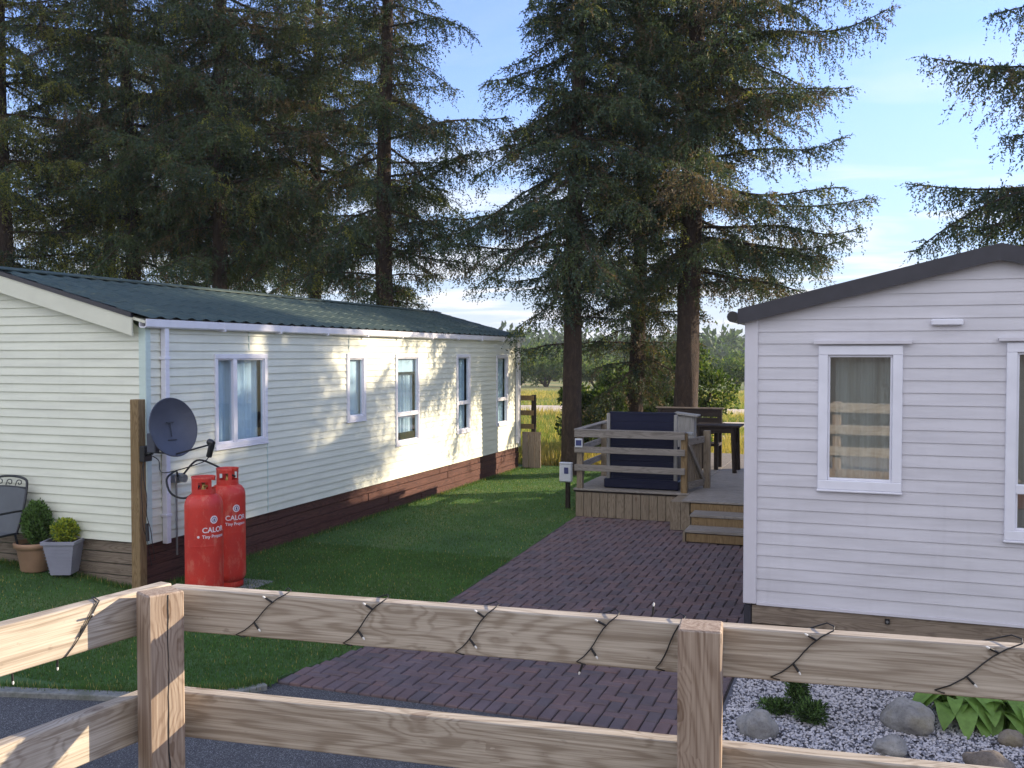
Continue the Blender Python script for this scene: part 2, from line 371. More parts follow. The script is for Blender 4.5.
def m_leaf(name, c, tr=.35, var=.35, rough=.6, sc=.8):
    t = NT(name); N, L = t.N, t.L; v = t.coords(rnd=False)
    n = t.noise(v, sc, 4, .6); n2 = t.noise(v, 23, 2, .6)
    f = t.math('ADD', t.math('MULTIPLY', n, .5), t.math('MULTIPLY', n2, .5))
    cc = t.ramp(f, [(.35, tuple(x * (1 - var) for x in c)), (.65, tuple(x * (1 + var) for x in c))])
    t.col(cc); t.rough(rough); t.b.inputs['Specular IOR Level'].default_value = .2
    tl = N.new('ShaderNodeBsdfTranslucent'); L.new(t.mix(1.0, cc, (1.35, 1.35, .65), 'MULTIPLY'), tl.inputs[0])
    mx = N.new('ShaderNodeMixShader'); mx.inputs[0].default_value = tr
    L.new(t.b.outputs[0], mx.inputs[1]); L.new(tl.outputs[0], mx.inputs[2]); L.new(mx.outputs[0], t.out.inputs[0]); return t.m
M['n_green'] = m_leaf('spruce needles green', (.062, .088, .042), .28)
M['n_blue'] = m_leaf('spruce needles blue green', (.044, .074, .054), .22)
M['n_brown'] = m_leaf('dead needles', (.120, .092, .060), .34)
M['n_yellow'] = m_leaf('sun tinted yellow needles', (.20, .21, .065), .50)  # yellow tone variant; on the far left spruces it stands in for sunlight
M['leaf'] = m_leaf('broad leaves', (.075, .13, .028), .4); M['leaf2'] = m_leaf('pale leaves', (.15, .19, .05), .4)
M['leaf3'] = m_leaf('dark leaves', (.035, .065, .022), .3)
M['hosta'] = m_leaf('hosta leaf', (.17, .29, .07), .3, .25, .45, 3); M['topiary'] = m_leaf('topiary green', (.12, .21, .065), .35, .3)
M['topiary2'] = m_leaf('topiary lime', (.36, .40, .06), .4, .3)
M['blade'] = m_leaf('grass blades', (.082, .172, .045), .3, .4, .55, 1.5); M['blade2'] = m_leaf('straw blades', (.07, .115, .035), .3, .3)
M['straw'] = m_leaf('dry grass', (.46, .37, .13), .4, .35, .7, .12); M['field_green'] = m_leaf('rough green grass', (.16, .21, .05), .4, .35, .7, .12)
def m_bark():
    t = NT('spruce bark'); v = t.coords((5, 5, 1.6))
    a = t.noise(v, 2.2, 6, .7, .6); b = t.noise(v, 9, 4, .7)
    c = t.ramp(a, [(.3, (.018, .012, .010)), (.55, (.048, .031, .023)), (.75, (.10, .068, .050))])
    t.col(c); t.rough(.95); t.bump(t.math('ADD', a, b), .04, .9); return t.m
M['bark'] = m_bark()
def m_rock(name, a, b_):
    t = NT(name); v = t.coords(); n = t.noise(v, 5, 8, .7); g = t.noise(v, 60, 4, .7)
    c = t.ramp(n, [(.3, a), (.7, b_)]); c = t.mix(t.math('MULTIPLY', t.ramp(g, [(.5, (0, 0, 0)), (.7, (1, 1, 1))]), .5), c, tuple(x * .5 for x in a))
    c = t.mix(t.ramp(t.noise(v, 2.2, 4), [(.55, (0, 0, 0)), (.7, (.6, .6, .6))]), c, (.24, .21, .11)); t.col(c); t.rough(.85); t.bump(n, .03, .8); return t.m
M['rock'] = m_rock('grey boulder', (.14, .135, .13), (.34, .33, .31)); M['rock2'] = m_rock('brown boulder', (.10, .08, .065), (.26, .22, .18))
M['g1'] = m_plain('white chipping', (.50, .48, .49), .7, var=.2, sc=40); M['g2'] = m_plain('grey chipping', (.27, .27, .30), .7, var=.2, sc=40)
M['g3'] = m_plain('dark chipping', (.10, .10, .115), .7, var=.2, sc=40)
M['terracotta'] = m_plain('tan terracotta', (.36, .215, .13), .75, var=.14, sc=5, bump=.002)
M['slate_pot'] = m_plain('blue grey planter', (.30, .30, .36), .7, var=.1, sc=5, bump=.003)
M['sling'] = m_plain('grey sling fabric', (.10, .11, .12), .8, var=.1)
M['iron'] = m_plain('dark iron paint', (.018, .020, .026), .45)
M['meter'] = m_plain('white meter plastic', (.62, .64, .68), .35, var=.04)
M['track'] = m_plain('pale sandy track', (.50, .42, .32), .9, var=.25, sc=1.5, bump=.01)
def m_haze():
    m = bpy.data.materials.new('air haze'); m.use_nodes = True; t = m.node_tree; t.nodes.clear()
    o = t.nodes.new('ShaderNodeOutputMaterial'); v = t.nodes.new('ShaderNodeVolumePrincipled'); v.inputs['Color'].default_value = (.86, .93, 1, 1)
    v.inputs['Density'].default_value = .0004; v.inputs['Anisotropy'].default_value = .0; t.links.new(v.outputs[0], o.inputs['Volume']); return m
M['haze'] = m_haze()
# ------------------------------------------------------------------ placing
def wm(o):
    m = Matrix.Identity(4); ch = []
    while o: ch.append(o); o = o.parent
    for x in reversed(ch): m = m @ Matrix.LocRotScale(x.location, x.rotation_euler, x.scale)
    return m
def setm(o, Mw, parent=None):
    if parent: o.parent = parent; Mw = wm(parent).inverted() @ Mw
    l, q, s = Mw.decompose(); o.location = l; o.rotation_euler = q.to_euler(); o.scale = s; return o
def wbuild(mb, name, mats, parent=None):           # mesh given in world coordinates
    o = mb.build(name, mats); return setm(o, Matrix.Identity(4), parent)
def board(name, mat, p0, p1, w, t, parent=None, up=(0, 0, 1), ch=.003, off=(0, 0)):
    """timber from p0 to p1; w along 'up', t across; local X is its length"""
    p0 = Vector(p0); p1 = Vector(p1); d = p1 - p0; L = d.length; x = d.normalized(); u = Vector(up)
    y = u.cross(x).normalized(); z = x.cross(y)
    mb = MB(); mb.box((-L / 2, -t / 2, -w / 2), (L / 2, t / 2, w / 2), 0, ch)
    o = mb.build(name, mat); c = (p0 + p1) / 2
    Mw = Matrix(((x.x, y.x, z.x, c.x), (x.y, y.y, z.y, c.y), (x.z, y.z, z.z, c.z), (0, 0, 0, 1)))
    return setm(o, Mw, parent)
def post(name, mat, c, h, sx, sy, rz=0, parent=None, ch=.004, mi=None):
    mb = MB(); mb.box((-sx / 2, -sy / 2, 0), (sx / 2, sy / 2, h), 0, ch)
    o = mb.build(name, mat); return setm(o, Matrix.Translation(Vector(c)) @ Matrix.Rotation(rz, 4, 'Z'), parent)

# ------------------------------------------------------------------ ground
def poly_sheet(name, pts, z, mat, kind='structure'):
    mb = MB(); mb.add([(x, y, z) for x, y in pts], [tuple(range(len(pts)))]); o = mb.build(name, mat); tag(o, kind=kind); return o
def terrain_z(x, y):
    r = math.hypot(x, y)
    z = -.05
    if r > 27: z -= (min(r, 210) - 27) * .012
    if r > 210: z -= min(r - 210, 250) * .006
    if r > 450: z += (r - 450) ** 1.02 * .0235 * (1 + .45 * math.sin(x * .0042 + 1.0) + .25 * math.sin(x * .011 + y * .004))
    if r > 60: z += .12 * math.sin(x * .09) * math.sin(y * .07)
    return z
def build_terrain():
    th = np.linspace(0, 2 * np.pi, 145)[:-1]
    rs = [0, 5, 10, 16, 22, 27, 32, 38, 46, 56, 70, 90, 120, 160, 210, 260, 330, 450, 520, 600, 720, 900, 1200, 1600, 2200, 3200]
    V = [(0, 0, -.05)]; F = []
    for r in rs[1:]:
        for t in th:
            x, y = r * math.cos(t), r * math.sin(t); zz = terrain_z(x, y)
            if r > 1700: zz = min(zz, 48) if r < 3000 else -40
            V.append((x, y, zz))
    n = len(th)
    for k in range(n): F.append((0, 1 + k, 1 + (k + 1) % n))
    for i in range(len(rs) - 2):
        a = 1 + i * n; b = a + n
        for k in range(n): F.append((a + k, b + k, b + (k + 1) % n, a + (k + 1) % n))
    mb = MB(); mb.add(V, F, 0, True)
    o = mb.build('field', M['field']); tag(o, kind='structure')
build_terrain()
poly_sheet('road', [(-16, -7), (16, -7), (16, 6.2), (-.92, 6.2), (-.92, 6.31), (-4.3, 6.31), (-4.4, 6.3), (-16, 5.2)], -.018, M['asphalt'])
lawn_edge = [(-4.36, 6.06), (-4.24, 6.32), (-4.02, 7.20), (-3.97, 8.1), (-3.96, 9.0), (-4.04, 11.0), (-4.12, 12.6), (-4.2, 14.3)]
lawn_poly = [(-15, 3.65), (-6.1, 5.42), (-5.05, 5.70)] + lawn_edge + [(-4.3, 17), (-4.3, 20.6), (-15, 20.6)]
def lawn_build():
    mb = MB(); n = len(lawn_poly)
    mb.add([(x, y, 0.0) for x, y in lawn_poly] + [(x, y, -.03) for x, y in lawn_poly],
           [tuple(range(n))] + [(i, i + n, (i + 1) % n + n, (i + 1) % n) for i in range(n)])
    tag(mb.build('lawn', M['lawn']), kind='structure')
lawn_build()
def lawn_z(x, y):
    t = min(max((-7.15 - x) / 1.6, 0), 1); u = min(max((y - 6.0) / 1.8, 0), 1); return .145 * t * t * (3 - 2 * t) * u * u * (3 - 2 * u)
def lawn_rise():
    mb = MB(); nx, ny = 36, 14; V = []
    for i in range(nx + 1):
        for j in range(ny + 1):
            x = -15 + 7.9 * i / nx; y = 5.6 + 2.75 * j / ny; V.append((x, y, lawn_z(x, y) + .002))
    mb.add(V, [(i * (ny + 1) + j, (i + 1) * (ny + 1) + j, (i + 1) * (ny + 1) + j + 1, i * (ny + 1) + j + 1) for i in range(nx) for j in range(ny)], 0, True)
    tag(mb.build('lawn', M['lawn']), kind='structure')
lawn_rise()
kp = [(-15, 3.50), (-6.1, 5.29), (-5.02, 5.56), (-4.38, 5.86), (-4.24, 6.1)]
def kerb_build():
    mb = MB()
    for i in range(len(kp) - 1):
        a = Vector(kp[i]); b = Vector(kp[i + 1]); d = (b - a); L = d.length; d.normalize(); nn = Vector((-d.y, d.x)) * .055
        k = max(1, round(L / .9))
        for j in range(k):
            p = a + d * (L * j / k + .004); q = a + d * (L * (j + 1) / k - .004)
            zt = .022 + random.Random(i * 9 + j).uniform(-.005, .006)
            c = [p - nn, q - nn, q + nn, p + nn]
            mb.add([(x.x, x.y, -.04) for x in c] + [(x.x, x.y, zt - .008) for x in c] + [((x.x * 7 + (p.x + q.x) / 2) / 8 if 0 else x.x + (nn.x if t in (0, 1) else -nn.x) * .12, x.y + (nn.y if t in (0, 1) else -nn.y) * .12, zt) for t, x in enumerate(c)],
                   [(0, 1, 5, 4), (1, 2, 6, 5), (2, 3, 7, 6), (3, 0, 4, 7), (4, 5, 9, 8), (5, 6, 10, 9), (6, 7, 11, 10), (7, 4, 8, 11), (8, 9, 10, 11)])
    tag(mb.build('kerb', M['kerb']), kind='structure')
kerb_build()
poly_sheet('paving_bed', [(-4.3, 6.22), (-.93, 6.22), (-.93, 14.6), (-4.3, 14.6)], -.016, M['sand'])
def edge_x(y):
    for (x0, y0), (x1, y1) in zip(lawn_edge[:-1], lawn_edge[1:]):
        if y0 <= y <= y1: return x0 + (x1 - x0) * (y - y0) / (y1 - y0)
    return -4.2
def paving():
    rng = random.Random(5); mb = MB()
    def block(cx, cy, sx, sy, top=0.0):
        hx, hy = sx / 2 - .0045, sy / 2 - .0050; c = .007; z = top + rng.uniform(-.004, .004); a = rng.uniform(-.008, .008)
        ca, sa = math.cos(a), math.sin(a)
        def P(x, y, zz): return (cx + x * ca - y * sa, cy + x * sa + y * ca, zz)
        vs = [P(-hx, -hy, -.03), P(hx, -hy, -.03), P(hx, hy, -.03), P(-hx, hy, -.03),
              P(-hx, -hy, z - c), P(hx, -hy, z - c), P(hx, hy, z - c), P(-hx, hy, z - c),
              P(-hx + c, -hy + c, z), P(hx - c, -hy + c, z), P(hx - c, hy - c, z), P(-hx + c, hy - c, z)]
        mb.add(vs, [(0, 1, 5, 4), (1, 2, 6, 5), (2, 3, 7, 6), (3, 0, 4, 7), (4, 5, 9, 8), (5, 6, 10, 9), (6, 7, 11, 10), (7, 4, 8, 11), (8, 9, 10, 11)],
               rng.choices((0, 1, 2, 3), (5, 5, 3, 2))[0])
    # header course along road, then herringbone
    x = -4.15
    while x < -.97: block(x, 6.31, .1, .2, .002); x += .1
    a = .1
    for i in range(-60, 60):
        for j in range(-60, 60):
            # herringbone lattice: steps (1,1) and (2,-2) units of .1
            ox = -2.5 + (i + 2 * j) * a; oy = 10.4 + (i - 2 * j) * a
            for (bx, by, sx, sy) in ((ox + .1, oy + .05, .2, .1), (ox + .05 , oy + .2, .1, .2)):
                ex = edge_x(by); l, r_, lo_, hi_ = max(bx - sx / 2, ex), min(bx + sx / 2, -.945), max(by - sy / 2, 6.413), min(by + sy / 2, 14.35)
                if r_ - l < .02 or hi_ - lo_ < .02: continue
                block((l + r_) / 2, (lo_ + hi_) / 2, r_ - l, hi_ - lo_)
    tag(mb.build('block_paving', [M['b1'], M['b2'], M['b3'], M['b4']]), kind='structure')
paving()
# gravel bed in front of the right cabin
def ico():
    t = (1 + 5 ** .5) / 2
    v = np.array([(-1, t, 0), (1, t, 0), (-1, -t, 0), (1, -t, 0), (0, -1, t), (0, 1, t), (0, -1, -t), (0, 1, -t), (t, 0, -1), (t, 0, 1), (-t, 0, -1), (-t, 0, 1)], float)
    v /= np.linalg.norm(v[0])
    f = np.array([(0, 11, 5), (0, 5, 1), (0, 1, 7), (0, 7, 10), (0, 10, 11), (1, 5, 9), (5, 11, 4), (11, 10, 2), (10, 7, 6), (7, 1, 8), (3, 9, 4), (3, 4, 2), (3, 2, 6), (3, 6, 8), (3, 8, 9), (4, 9, 5), (2, 4, 11), (6, 2, 10), (8, 6, 7), (9, 8, 1)])
    return v, f
def stones(name, n, x0, x1, y0, y1, s0, s1, z, mats, wts, seed=1):
    rng = np.random.default_rng(seed); v, f = ico()
    P = np.stack([rng.uniform(x0, x1, n), rng.uniform(y0, y1, n), rng.uniform(-.3, .5, n) * s0 + z], 1)
    sc = rng.uniform(s0, s1, (n, 1, 1)) * rng.uniform(.55, 1.15, (n, 1, 3)); sc[:, :, 2] *= .75
    V = v[None] * rng.uniform(.75, 1.2, (n, 12, 1)) * sc
    a = rng.uniform(0, 2 * np.pi, n); c, s = np.cos(a)[:, None], np.sin(a)[:, None]
    X = V[:, :, 0] * c - V[:, :, 1] * s; Y = V[:, :, 0] * s + V[:, :, 1] * c
    V = np.stack([X, Y, V[:, :, 2]], 2) + P[:, None]
    F = f[None] + (np.arange(n) * 12)[:, None, None]
    mi = np.repeat(rng.choice(len(mats), n, p=wts), 20)
    return np_mesh(name, V.reshape(-1, 3), F.reshape(-1, 3), mats, mi)
poly_sheet('gravel_bed', [(-.93, 6.2), (6, 6.2), (6, 8.1), (-.93, 8.1)], -.012, M['g3'])
g = stones('gravel', 24000, -.90, 2.3, 6.2, 8.0, .007, .0145, .0, [M['g1'], M['g2'], M['g3']], [.60, .27, .13])
tag(g, 'white and grey stone chippings spread in front of the right cabin', 'gravel', kind='stuff')
kb = MB()
for i in range(4): kb.box((-.93 + i * .92, 6.12, -.03), (-.93 + i * .92 + .91, 6.175, .03), 0, .006)
tag(kb.build('kerb', M['kerb']), kind='structure')

# ------------------------------------------------------------------ cabins
def siding_wall(name, mat, parent, Mw, length, z0, z1, pitch, holes=(), ext=None, mi=0, lip=.018):
    """laps along local X, outward local -Y"""
    mb = MB(); k = 0; z = z0
    while z < z1 - 1e-4:
        zt = min(z + pitch, z1); cuts = sorted({z, zt} | {h for q in holes for h in (q[2], q[3]) if z < h < zt})
        off = lambda q: -lip + (lip - .003) * (q - z) / pitch
        for a, b in zip(cuts[:-1], cuts[1:]):
            m_ = (a + b) / 2; xa, xb = (0, length); xc, xd = xa, xb
            if ext: xa, xb = ext(a); xc, xd = ext(b)
            if xb <= xa: continue
            segs = [(xa, xb, xc, xd)]
            for q in holes:
                if q[2] < m_ < q[3]:
                    new = []
                    for s0, s1, s2, s3 in segs:
                        if q[0] > s0 and q[1] < s1: new += [(s0, q[0], s2, q[0]), (q[1], s1, q[1], s3)]
                        else: new.append((s0, s1, s2, s3))
                    segs = new
            for s0, s1, s2, s3 in segs:
                ya, yb = off(a), off(b)
                mb.add([(s0, ya, a), (s1, ya, a), (s3, yb, b), (s2, yb, b)], [(0, 1, 2, 3)])
                if a == z: mb.add([(s0, ya, a), (s1, ya, a), (s1, -.002, a), (s0, -.002, a)], [(3, 2, 1, 0)])
        z = zt
    o = mb.build(name, mat); return setm(o, Mw, parent)
def window(parent, Mw, x0, x1, z0, z1, mull=(), tran=None, curtain='net', fr=.045, room='interior_blue', gl='glass', seed=0, gather=1.0, gz=None, proud=.035):
    """frame round hole x0..x1, z0..z1 in the wall's local frame; mull = list of x; tran = z of the rail"""
    mb = MB(); y0, y1 = -proud, .03
    def bar(a, b, c, d, ya=y0, yb=y1): mb.box((a, ya, c), (b, yb, d), 0, .004)
    e = .022
    bar(x0 - e, x1 + e, z0 - e, z0 + fr); bar(x0 - e, x1 + e, z1 - fr, z1 + e)
    bar(x0 - e, x0 + fr, z0 + fr - .001, z1 - fr + .001, y0 + .002); bar(x1 - fr, x1 + e, z0 + fr - .001, z1 - fr + .001, y0 + .002)
    # inner sash bead, set back
    bar(x0 + fr, x1 - fr, z0 + fr, z0 + fr + .018, -.014); bar(x0 + fr, x1 - fr, z1 - fr - .018, z1 - fr, -.014)
    bar(x0 + fr, x0 + fr + .016, z0 + fr + .017, z1 - fr - .017, -.012); bar(x1 - fr - .016, x1 - fr, z0 + fr + .017, z1 - fr - .017, -.012)
    for xm in mull: bar(xm - .038, xm + .038, z0 + fr, z1 - fr, y0 + .004)
    if tran: bar(x0 + fr, x1 - fr, tran - .035, tran + .035, y0 + .006)
    mb.box((x0 - .028, -.044, z0 - .040), (x1 + .028, -.004, z0 - e - .001), 0, .004)      # sill
    w = setm(mb.build('window', M['white']), Mw, parent)
    g_ = MB(); g_.box((x0 + fr, .004, z0 + fr), (x1 - fr, .008, z1 - fr)); setm(g_.build('pane', M[gl]), Mw, w)
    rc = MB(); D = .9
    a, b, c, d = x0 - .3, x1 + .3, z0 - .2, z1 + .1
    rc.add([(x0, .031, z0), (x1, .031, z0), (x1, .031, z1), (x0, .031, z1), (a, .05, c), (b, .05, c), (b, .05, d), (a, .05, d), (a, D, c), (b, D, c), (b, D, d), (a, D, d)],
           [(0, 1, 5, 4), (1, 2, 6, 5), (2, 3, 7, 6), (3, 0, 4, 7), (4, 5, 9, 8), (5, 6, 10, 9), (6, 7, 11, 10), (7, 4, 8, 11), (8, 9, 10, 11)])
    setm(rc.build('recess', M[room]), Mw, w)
    if curtain:
        rng = random.Random(seed); cm = MB(); n = 90; pts = []
        zb = z0 + .02 if gz is None else gz
        for i in range(n + 1):
            u = i / n; x = x0 + .01 + (x1 - x0 - .02) * u
            pts.append((x, .10 + .022 * math.sin(u * 34 * gather + rng.uniform(-.3, .3)) + .010 * math.sin(u * 61 * gather)))
        vs = [(x, y, zz) for x, y in pts for zz in (zb, z1 + .02)]
        cm.add(vs, [(2 * i, 2 * i + 2, 2 * i + 3, 2 * i + 1) for i in range(n)], 0, True)
        setm(cm.build('curtain', M[curtain]), Mw, w)
    return w

def left_cabin():
    X0, Y0, Y1, XL, XR = -7.14, 8.185, 19.9, -11.26, -9.2
    c = empty('holiday_cabin', (X0, Y0, 0), 0, 'cream clad holiday cabin with green corrugated roof and red brown skirting', 'cabin')
    Ms = Matrix.Translation((X0, Y0, 0)) @ Matrix.Rotation(R(90), 4, 'Z')      # side wall: local x = world Y
    wins = [(9.33, 10.33, 1.42, 2.49), (12.37, 12.89, 1.54, 2.50), (13.93, 14.76, 1.05, 2.49), (16.40, 17.0, 1.06, 2.49), (18.45, 19.07, 1.06, 2.48)]
    holes = [(a - Y0, b - Y0, c_, d) for a, b, c_, d in wins]
    siding_wall('side_wall', M['cream_siding'], c, Ms, Y1 - Y0, .49, 2.83, .0935, holes)
    fL = X0 - XL
    Mf = Matrix.Translation((XL, Y0, 0))
    def ext(z):
        if z < 2.80: return (0, fL)
        d = (z - 2.80) / .27; return (d, fL - d) if d < fL / 2 else (0, 0)
    siding_wall('front_wall', M['cream_siding'], c, Mf, fL, .50, 3.34, .0935, (), ext)
    # blind walls: back and far end
    mb = MB(); mb.box((XL, Y0 + .9, .45), (XL + .05, Y1, 2.8)); mb.box((XL, Y1 - .05, .45), (X0 - .02, Y1 - .002, 2.8)); 
    mb.add([(XL, Y1 - .002, 2.8), (X0, Y1 - .002, 2.8), (XR, Y1 - .002, 3.36)], [(0, 1, 2)])
    wbuild(mb, 'rear_wall', M['cream_siding'], c)
    specs = [dict(mull=(9.69 - Y0,)), dict(curtain=None, fr=.05), dict(tran=1.53), dict(tran=1.60), dict(tran=1.58)]
    for i, (h, s) in enumerate(zip(holes, specs)):
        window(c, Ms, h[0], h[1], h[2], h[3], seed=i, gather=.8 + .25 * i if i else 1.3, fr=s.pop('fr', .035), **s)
    # a blind or plain shut panel behind the second window
    mb = MB(); mb.box((-7.21, 12.37, 1.54), (-7.205, 12.89, 2.5)); wbuild(mb, 'window_blind', M['net'], c)
    # half drawn blind + dark sill in the third window
    mb = MB(); mb.box((-7.195, 13.95, 2.22), (-7.19, 14.74, 2.49)); wbuild(mb, 'window_blind', M['net'], c)
    mb = MB(); mb.box((-7.185, 13.95, 2.18), (-7.175, 14.74, 2.215)); wbuild(mb, 'blind_rail', M['black'], c)
    mb = MB(); mb.box((-7.19, 13.95, 1.10), (-7.175, 14.74, 1.22)); wbuild(mb, 'window_shelf', M['black'], c)
    # corner posts
    mb = MB(); mb.box((X0 - .07, Y0 - .022, .49), (X0 + .022, Y0 + .06, 2.80), 0, .006); wbuild(mb, 'corner_trim', M['cream_corner'], c)
    mb = MB(); mb.box((X0 - .03, Y1 - .06, .49), (X0 + .02, Y1 + .01, 2.80), 0, .006); wbuild(mb, 'corner_trim', M['white'], c)
    for yy in (11.0,):
        mb = MB(); mb.box((X0 + .012, 10.352, .50), (X0 + .018, 10.366, 1.40)); wbuild(mb, 'joint_strip', M['cream_corner'], c)
    for yy in (9.98, 12.42): 
        mb = MB(); mb.box((X0 + .010, yy, 2.56), (X0 + .019, yy + .012, 2.80)); wbuild(mb, 'joint_strip', M['cream_corner'], c)
    # skirting
    rng = random.Random(3)
    mb = MB()
    for r_ in range(4):
        z0 = .005 + r_ * .121; y = Y0 + .0
        while y < Y1:
            L_ = rng.uniform(1.6, 3.2); ye = min(y + L_, Y1)
            x = X0 - .03 + rng.uniform(-.008, .012)
            mb.box((x - .03, y + .003, z0), (x, ye - .003, z0 + .114), 0, .004); y = ye
    wbuild(mb, 'side_skirting', M['skirt_red'], c)
    mb = MB(); mb.box((X0 - .085, Y0 + .005, 0), (X0 - .068, Y1 - .05, .49)); wbuild(mb, 'skirting_backing', M['black'], c)
    for r_ in range(4):
        z0 = .005 + r_ * .122
        board('front_skirting', M['oldwood'], (XL, Y0 + .03 + rng.uniform(-.008, .008), z0 + .057), (X0 - .035, Y0 + .03 + rng.uniform(-.006, .006), z0 + .057), .112, .03, c)
    # roof: ribbed sheet with tile steps
    ny = 12 * int((Y1 - Y0 + .3) / .25); ya, yb = Y0 - .13, Y1 + .12; prof = []
    steps = 6; nx = steps * 2
    for side in (0, 1):
        V = []; F = []
        xe = -7.035 if side == 0 else -11.36
        for i in range(nx + 1):
            k, h = divmod(i, 2) if i < nx else (steps - 1, 2)
            u = i / nx if False else ((i // 2) + (i % 2) * .97) / steps if i < nx else 1.0
            x = xe + (XR - xe) * u
            zb = 2.885 + .27 * abs(x - xe) + (-.000 if i % 2 == 0 else -.010)
            for j in range(ny + 1):
                y = ya + (yb - ya) * j / ny; ph = (y - ya) / .25 * 2 * math.pi
                V.append((x, y, zb + .014 * max(-.55, math.cos(ph)) + .010))
        w_ = ny + 1
        for i in range(nx):
            for j in range(ny):
                q = (i * w_ + j, (i + 1) * w_ + j, (i + 1) * w_ + j + 1, i * w_ + j + 1)
                F.append(q if side else tuple(reversed(q)))
        mb = MB(); mb.add(V, F, 0, False); wbuild(mb, 'roof', M['roof'], c)
    mb = MB()
    for sgn in (1, -1):
        mb.add([(XR, ya - .01, 3.505), (XR + .13 * sgn, ya - .01, 3.468), (XR + .13 * sgn, yb, 3.468), (XR, yb, 3.505), (XR + .13 * sgn, ya - .01, 3.455), (XR + .13 * sgn, yb, 3.455)], [(0, 1, 2, 3), (1, 4, 5, 2)])
    wbuild(mb, 'ridge_cap', M['roof'], c)
    # soffit under the roof sheet and verge strips
    for side, xe in ((0, -7.05), (1, -11.34)):
        mb = MB(); d = 1 if side else -1
        mb.add([(xe, ya + .02, 2.86), (XR, ya + .02, 2.86 + .27 * abs(XR - xe)), (XR, yb - .02, 2.86 + .27 * abs(XR - xe)), (xe, yb - .02, 2.86),
                (xe, ya + .02, 2.83), (XR, ya + .02, 2.83 + .27 * abs(XR - xe)), (XR, yb - .02, 2.83 + .27 * abs(XR - xe)), (xe, yb - .02, 2.83)],
               [(0, 1, 2, 3), (7, 6, 5, 4), (0, 4, 5, 1), (1, 5, 6, 2), (2, 6, 7, 3), (3, 7, 4, 0)]); wbuild(mb, 'roof_deck', M['cream_trim'], c)
    for y_, nm in ((ya, 'barge_board'), (yb - .02, 'barge_board')):
        for side, xe in ((0, -7.20), (1, -11.2)):
            def sl(w0, w1, ya_, yb_, mat, name):
                zz = lambda x, o: 2.90 + .27 * abs(x - (-7.06 if side == 0 else -11.34)) + o
                mb = MB(); vs = []
                for yy in (ya_, yb_):
                    for x in (xe, XR): vs += [(x, yy, zz(x, w0)), (x, yy, zz(x, w1))]
                mb.add(vs, [(0, 2, 3, 1), (4, 5, 7, 6), (0, 1, 5, 4), (2, 6, 7, 3), (1, 3, 7, 5), (0, 4, 6, 2)]); wbuild(mb, name, mat, c)
            sl(-.235, -.045, y_, y_ + .025, M['cream_trim'], nm)
            sl(-.044, .004, y_ - .012, y_ + .03, M['charcoal'], 'verge_strip')
    # gutter
    mb = MB(); gx, gy0, gy1 = -7.035, Y0 - .10, Y1 + .08
    pr_ = [(-.095, 2.875), (-.095, 2.80), (-.075, 2.785), (-.02, 2.785), (0, 2.80), (.004, 2.878), (-.006, 2.878), (-.010, 2.805), (-.025, 2.795), (-.085, 2.80), (-.085, 2.875)]
    n = len(pr_); mb.add([(gx + a, y, z) for y in (gy0, gy1) for a, z in pr_], [(i, (i + 1) % n, (i + 1) % n + n, i + n) for i in range(n)] + [tuple(range(n)), tuple(range(2 * n - 1, n - 1, -1))])
    gt = wbuild(mb, 'gutter', M['white'], c)
    y = Y0 + 1.2
    while y < Y1:
        mb = MB(); mb.box((gx - .1, y, 2.772), (gx + .008, y + .025, 2.86)); wbuild(mb, 'bracket', M['white'], gt); y += 1.15
    for y, zb in ((8.43, .46), (19.62, .58)):
        mb = MB(); mb.box((X0 + .018, y - .034, zb), (X0 + .083, y + .034, 2.79), 0, .005); dp = wbuild(mb, 'downpipe', M['white'], c)
        for z in (.75, 1.6, 2.45): mb = MB(); mb.box((X0 - .005, y - .046, z), (X0 + .088, y + .046, z + .03), 0, .003); wbuild(mb, 'pipe_clip', M['white'], dp)
left_cabin()

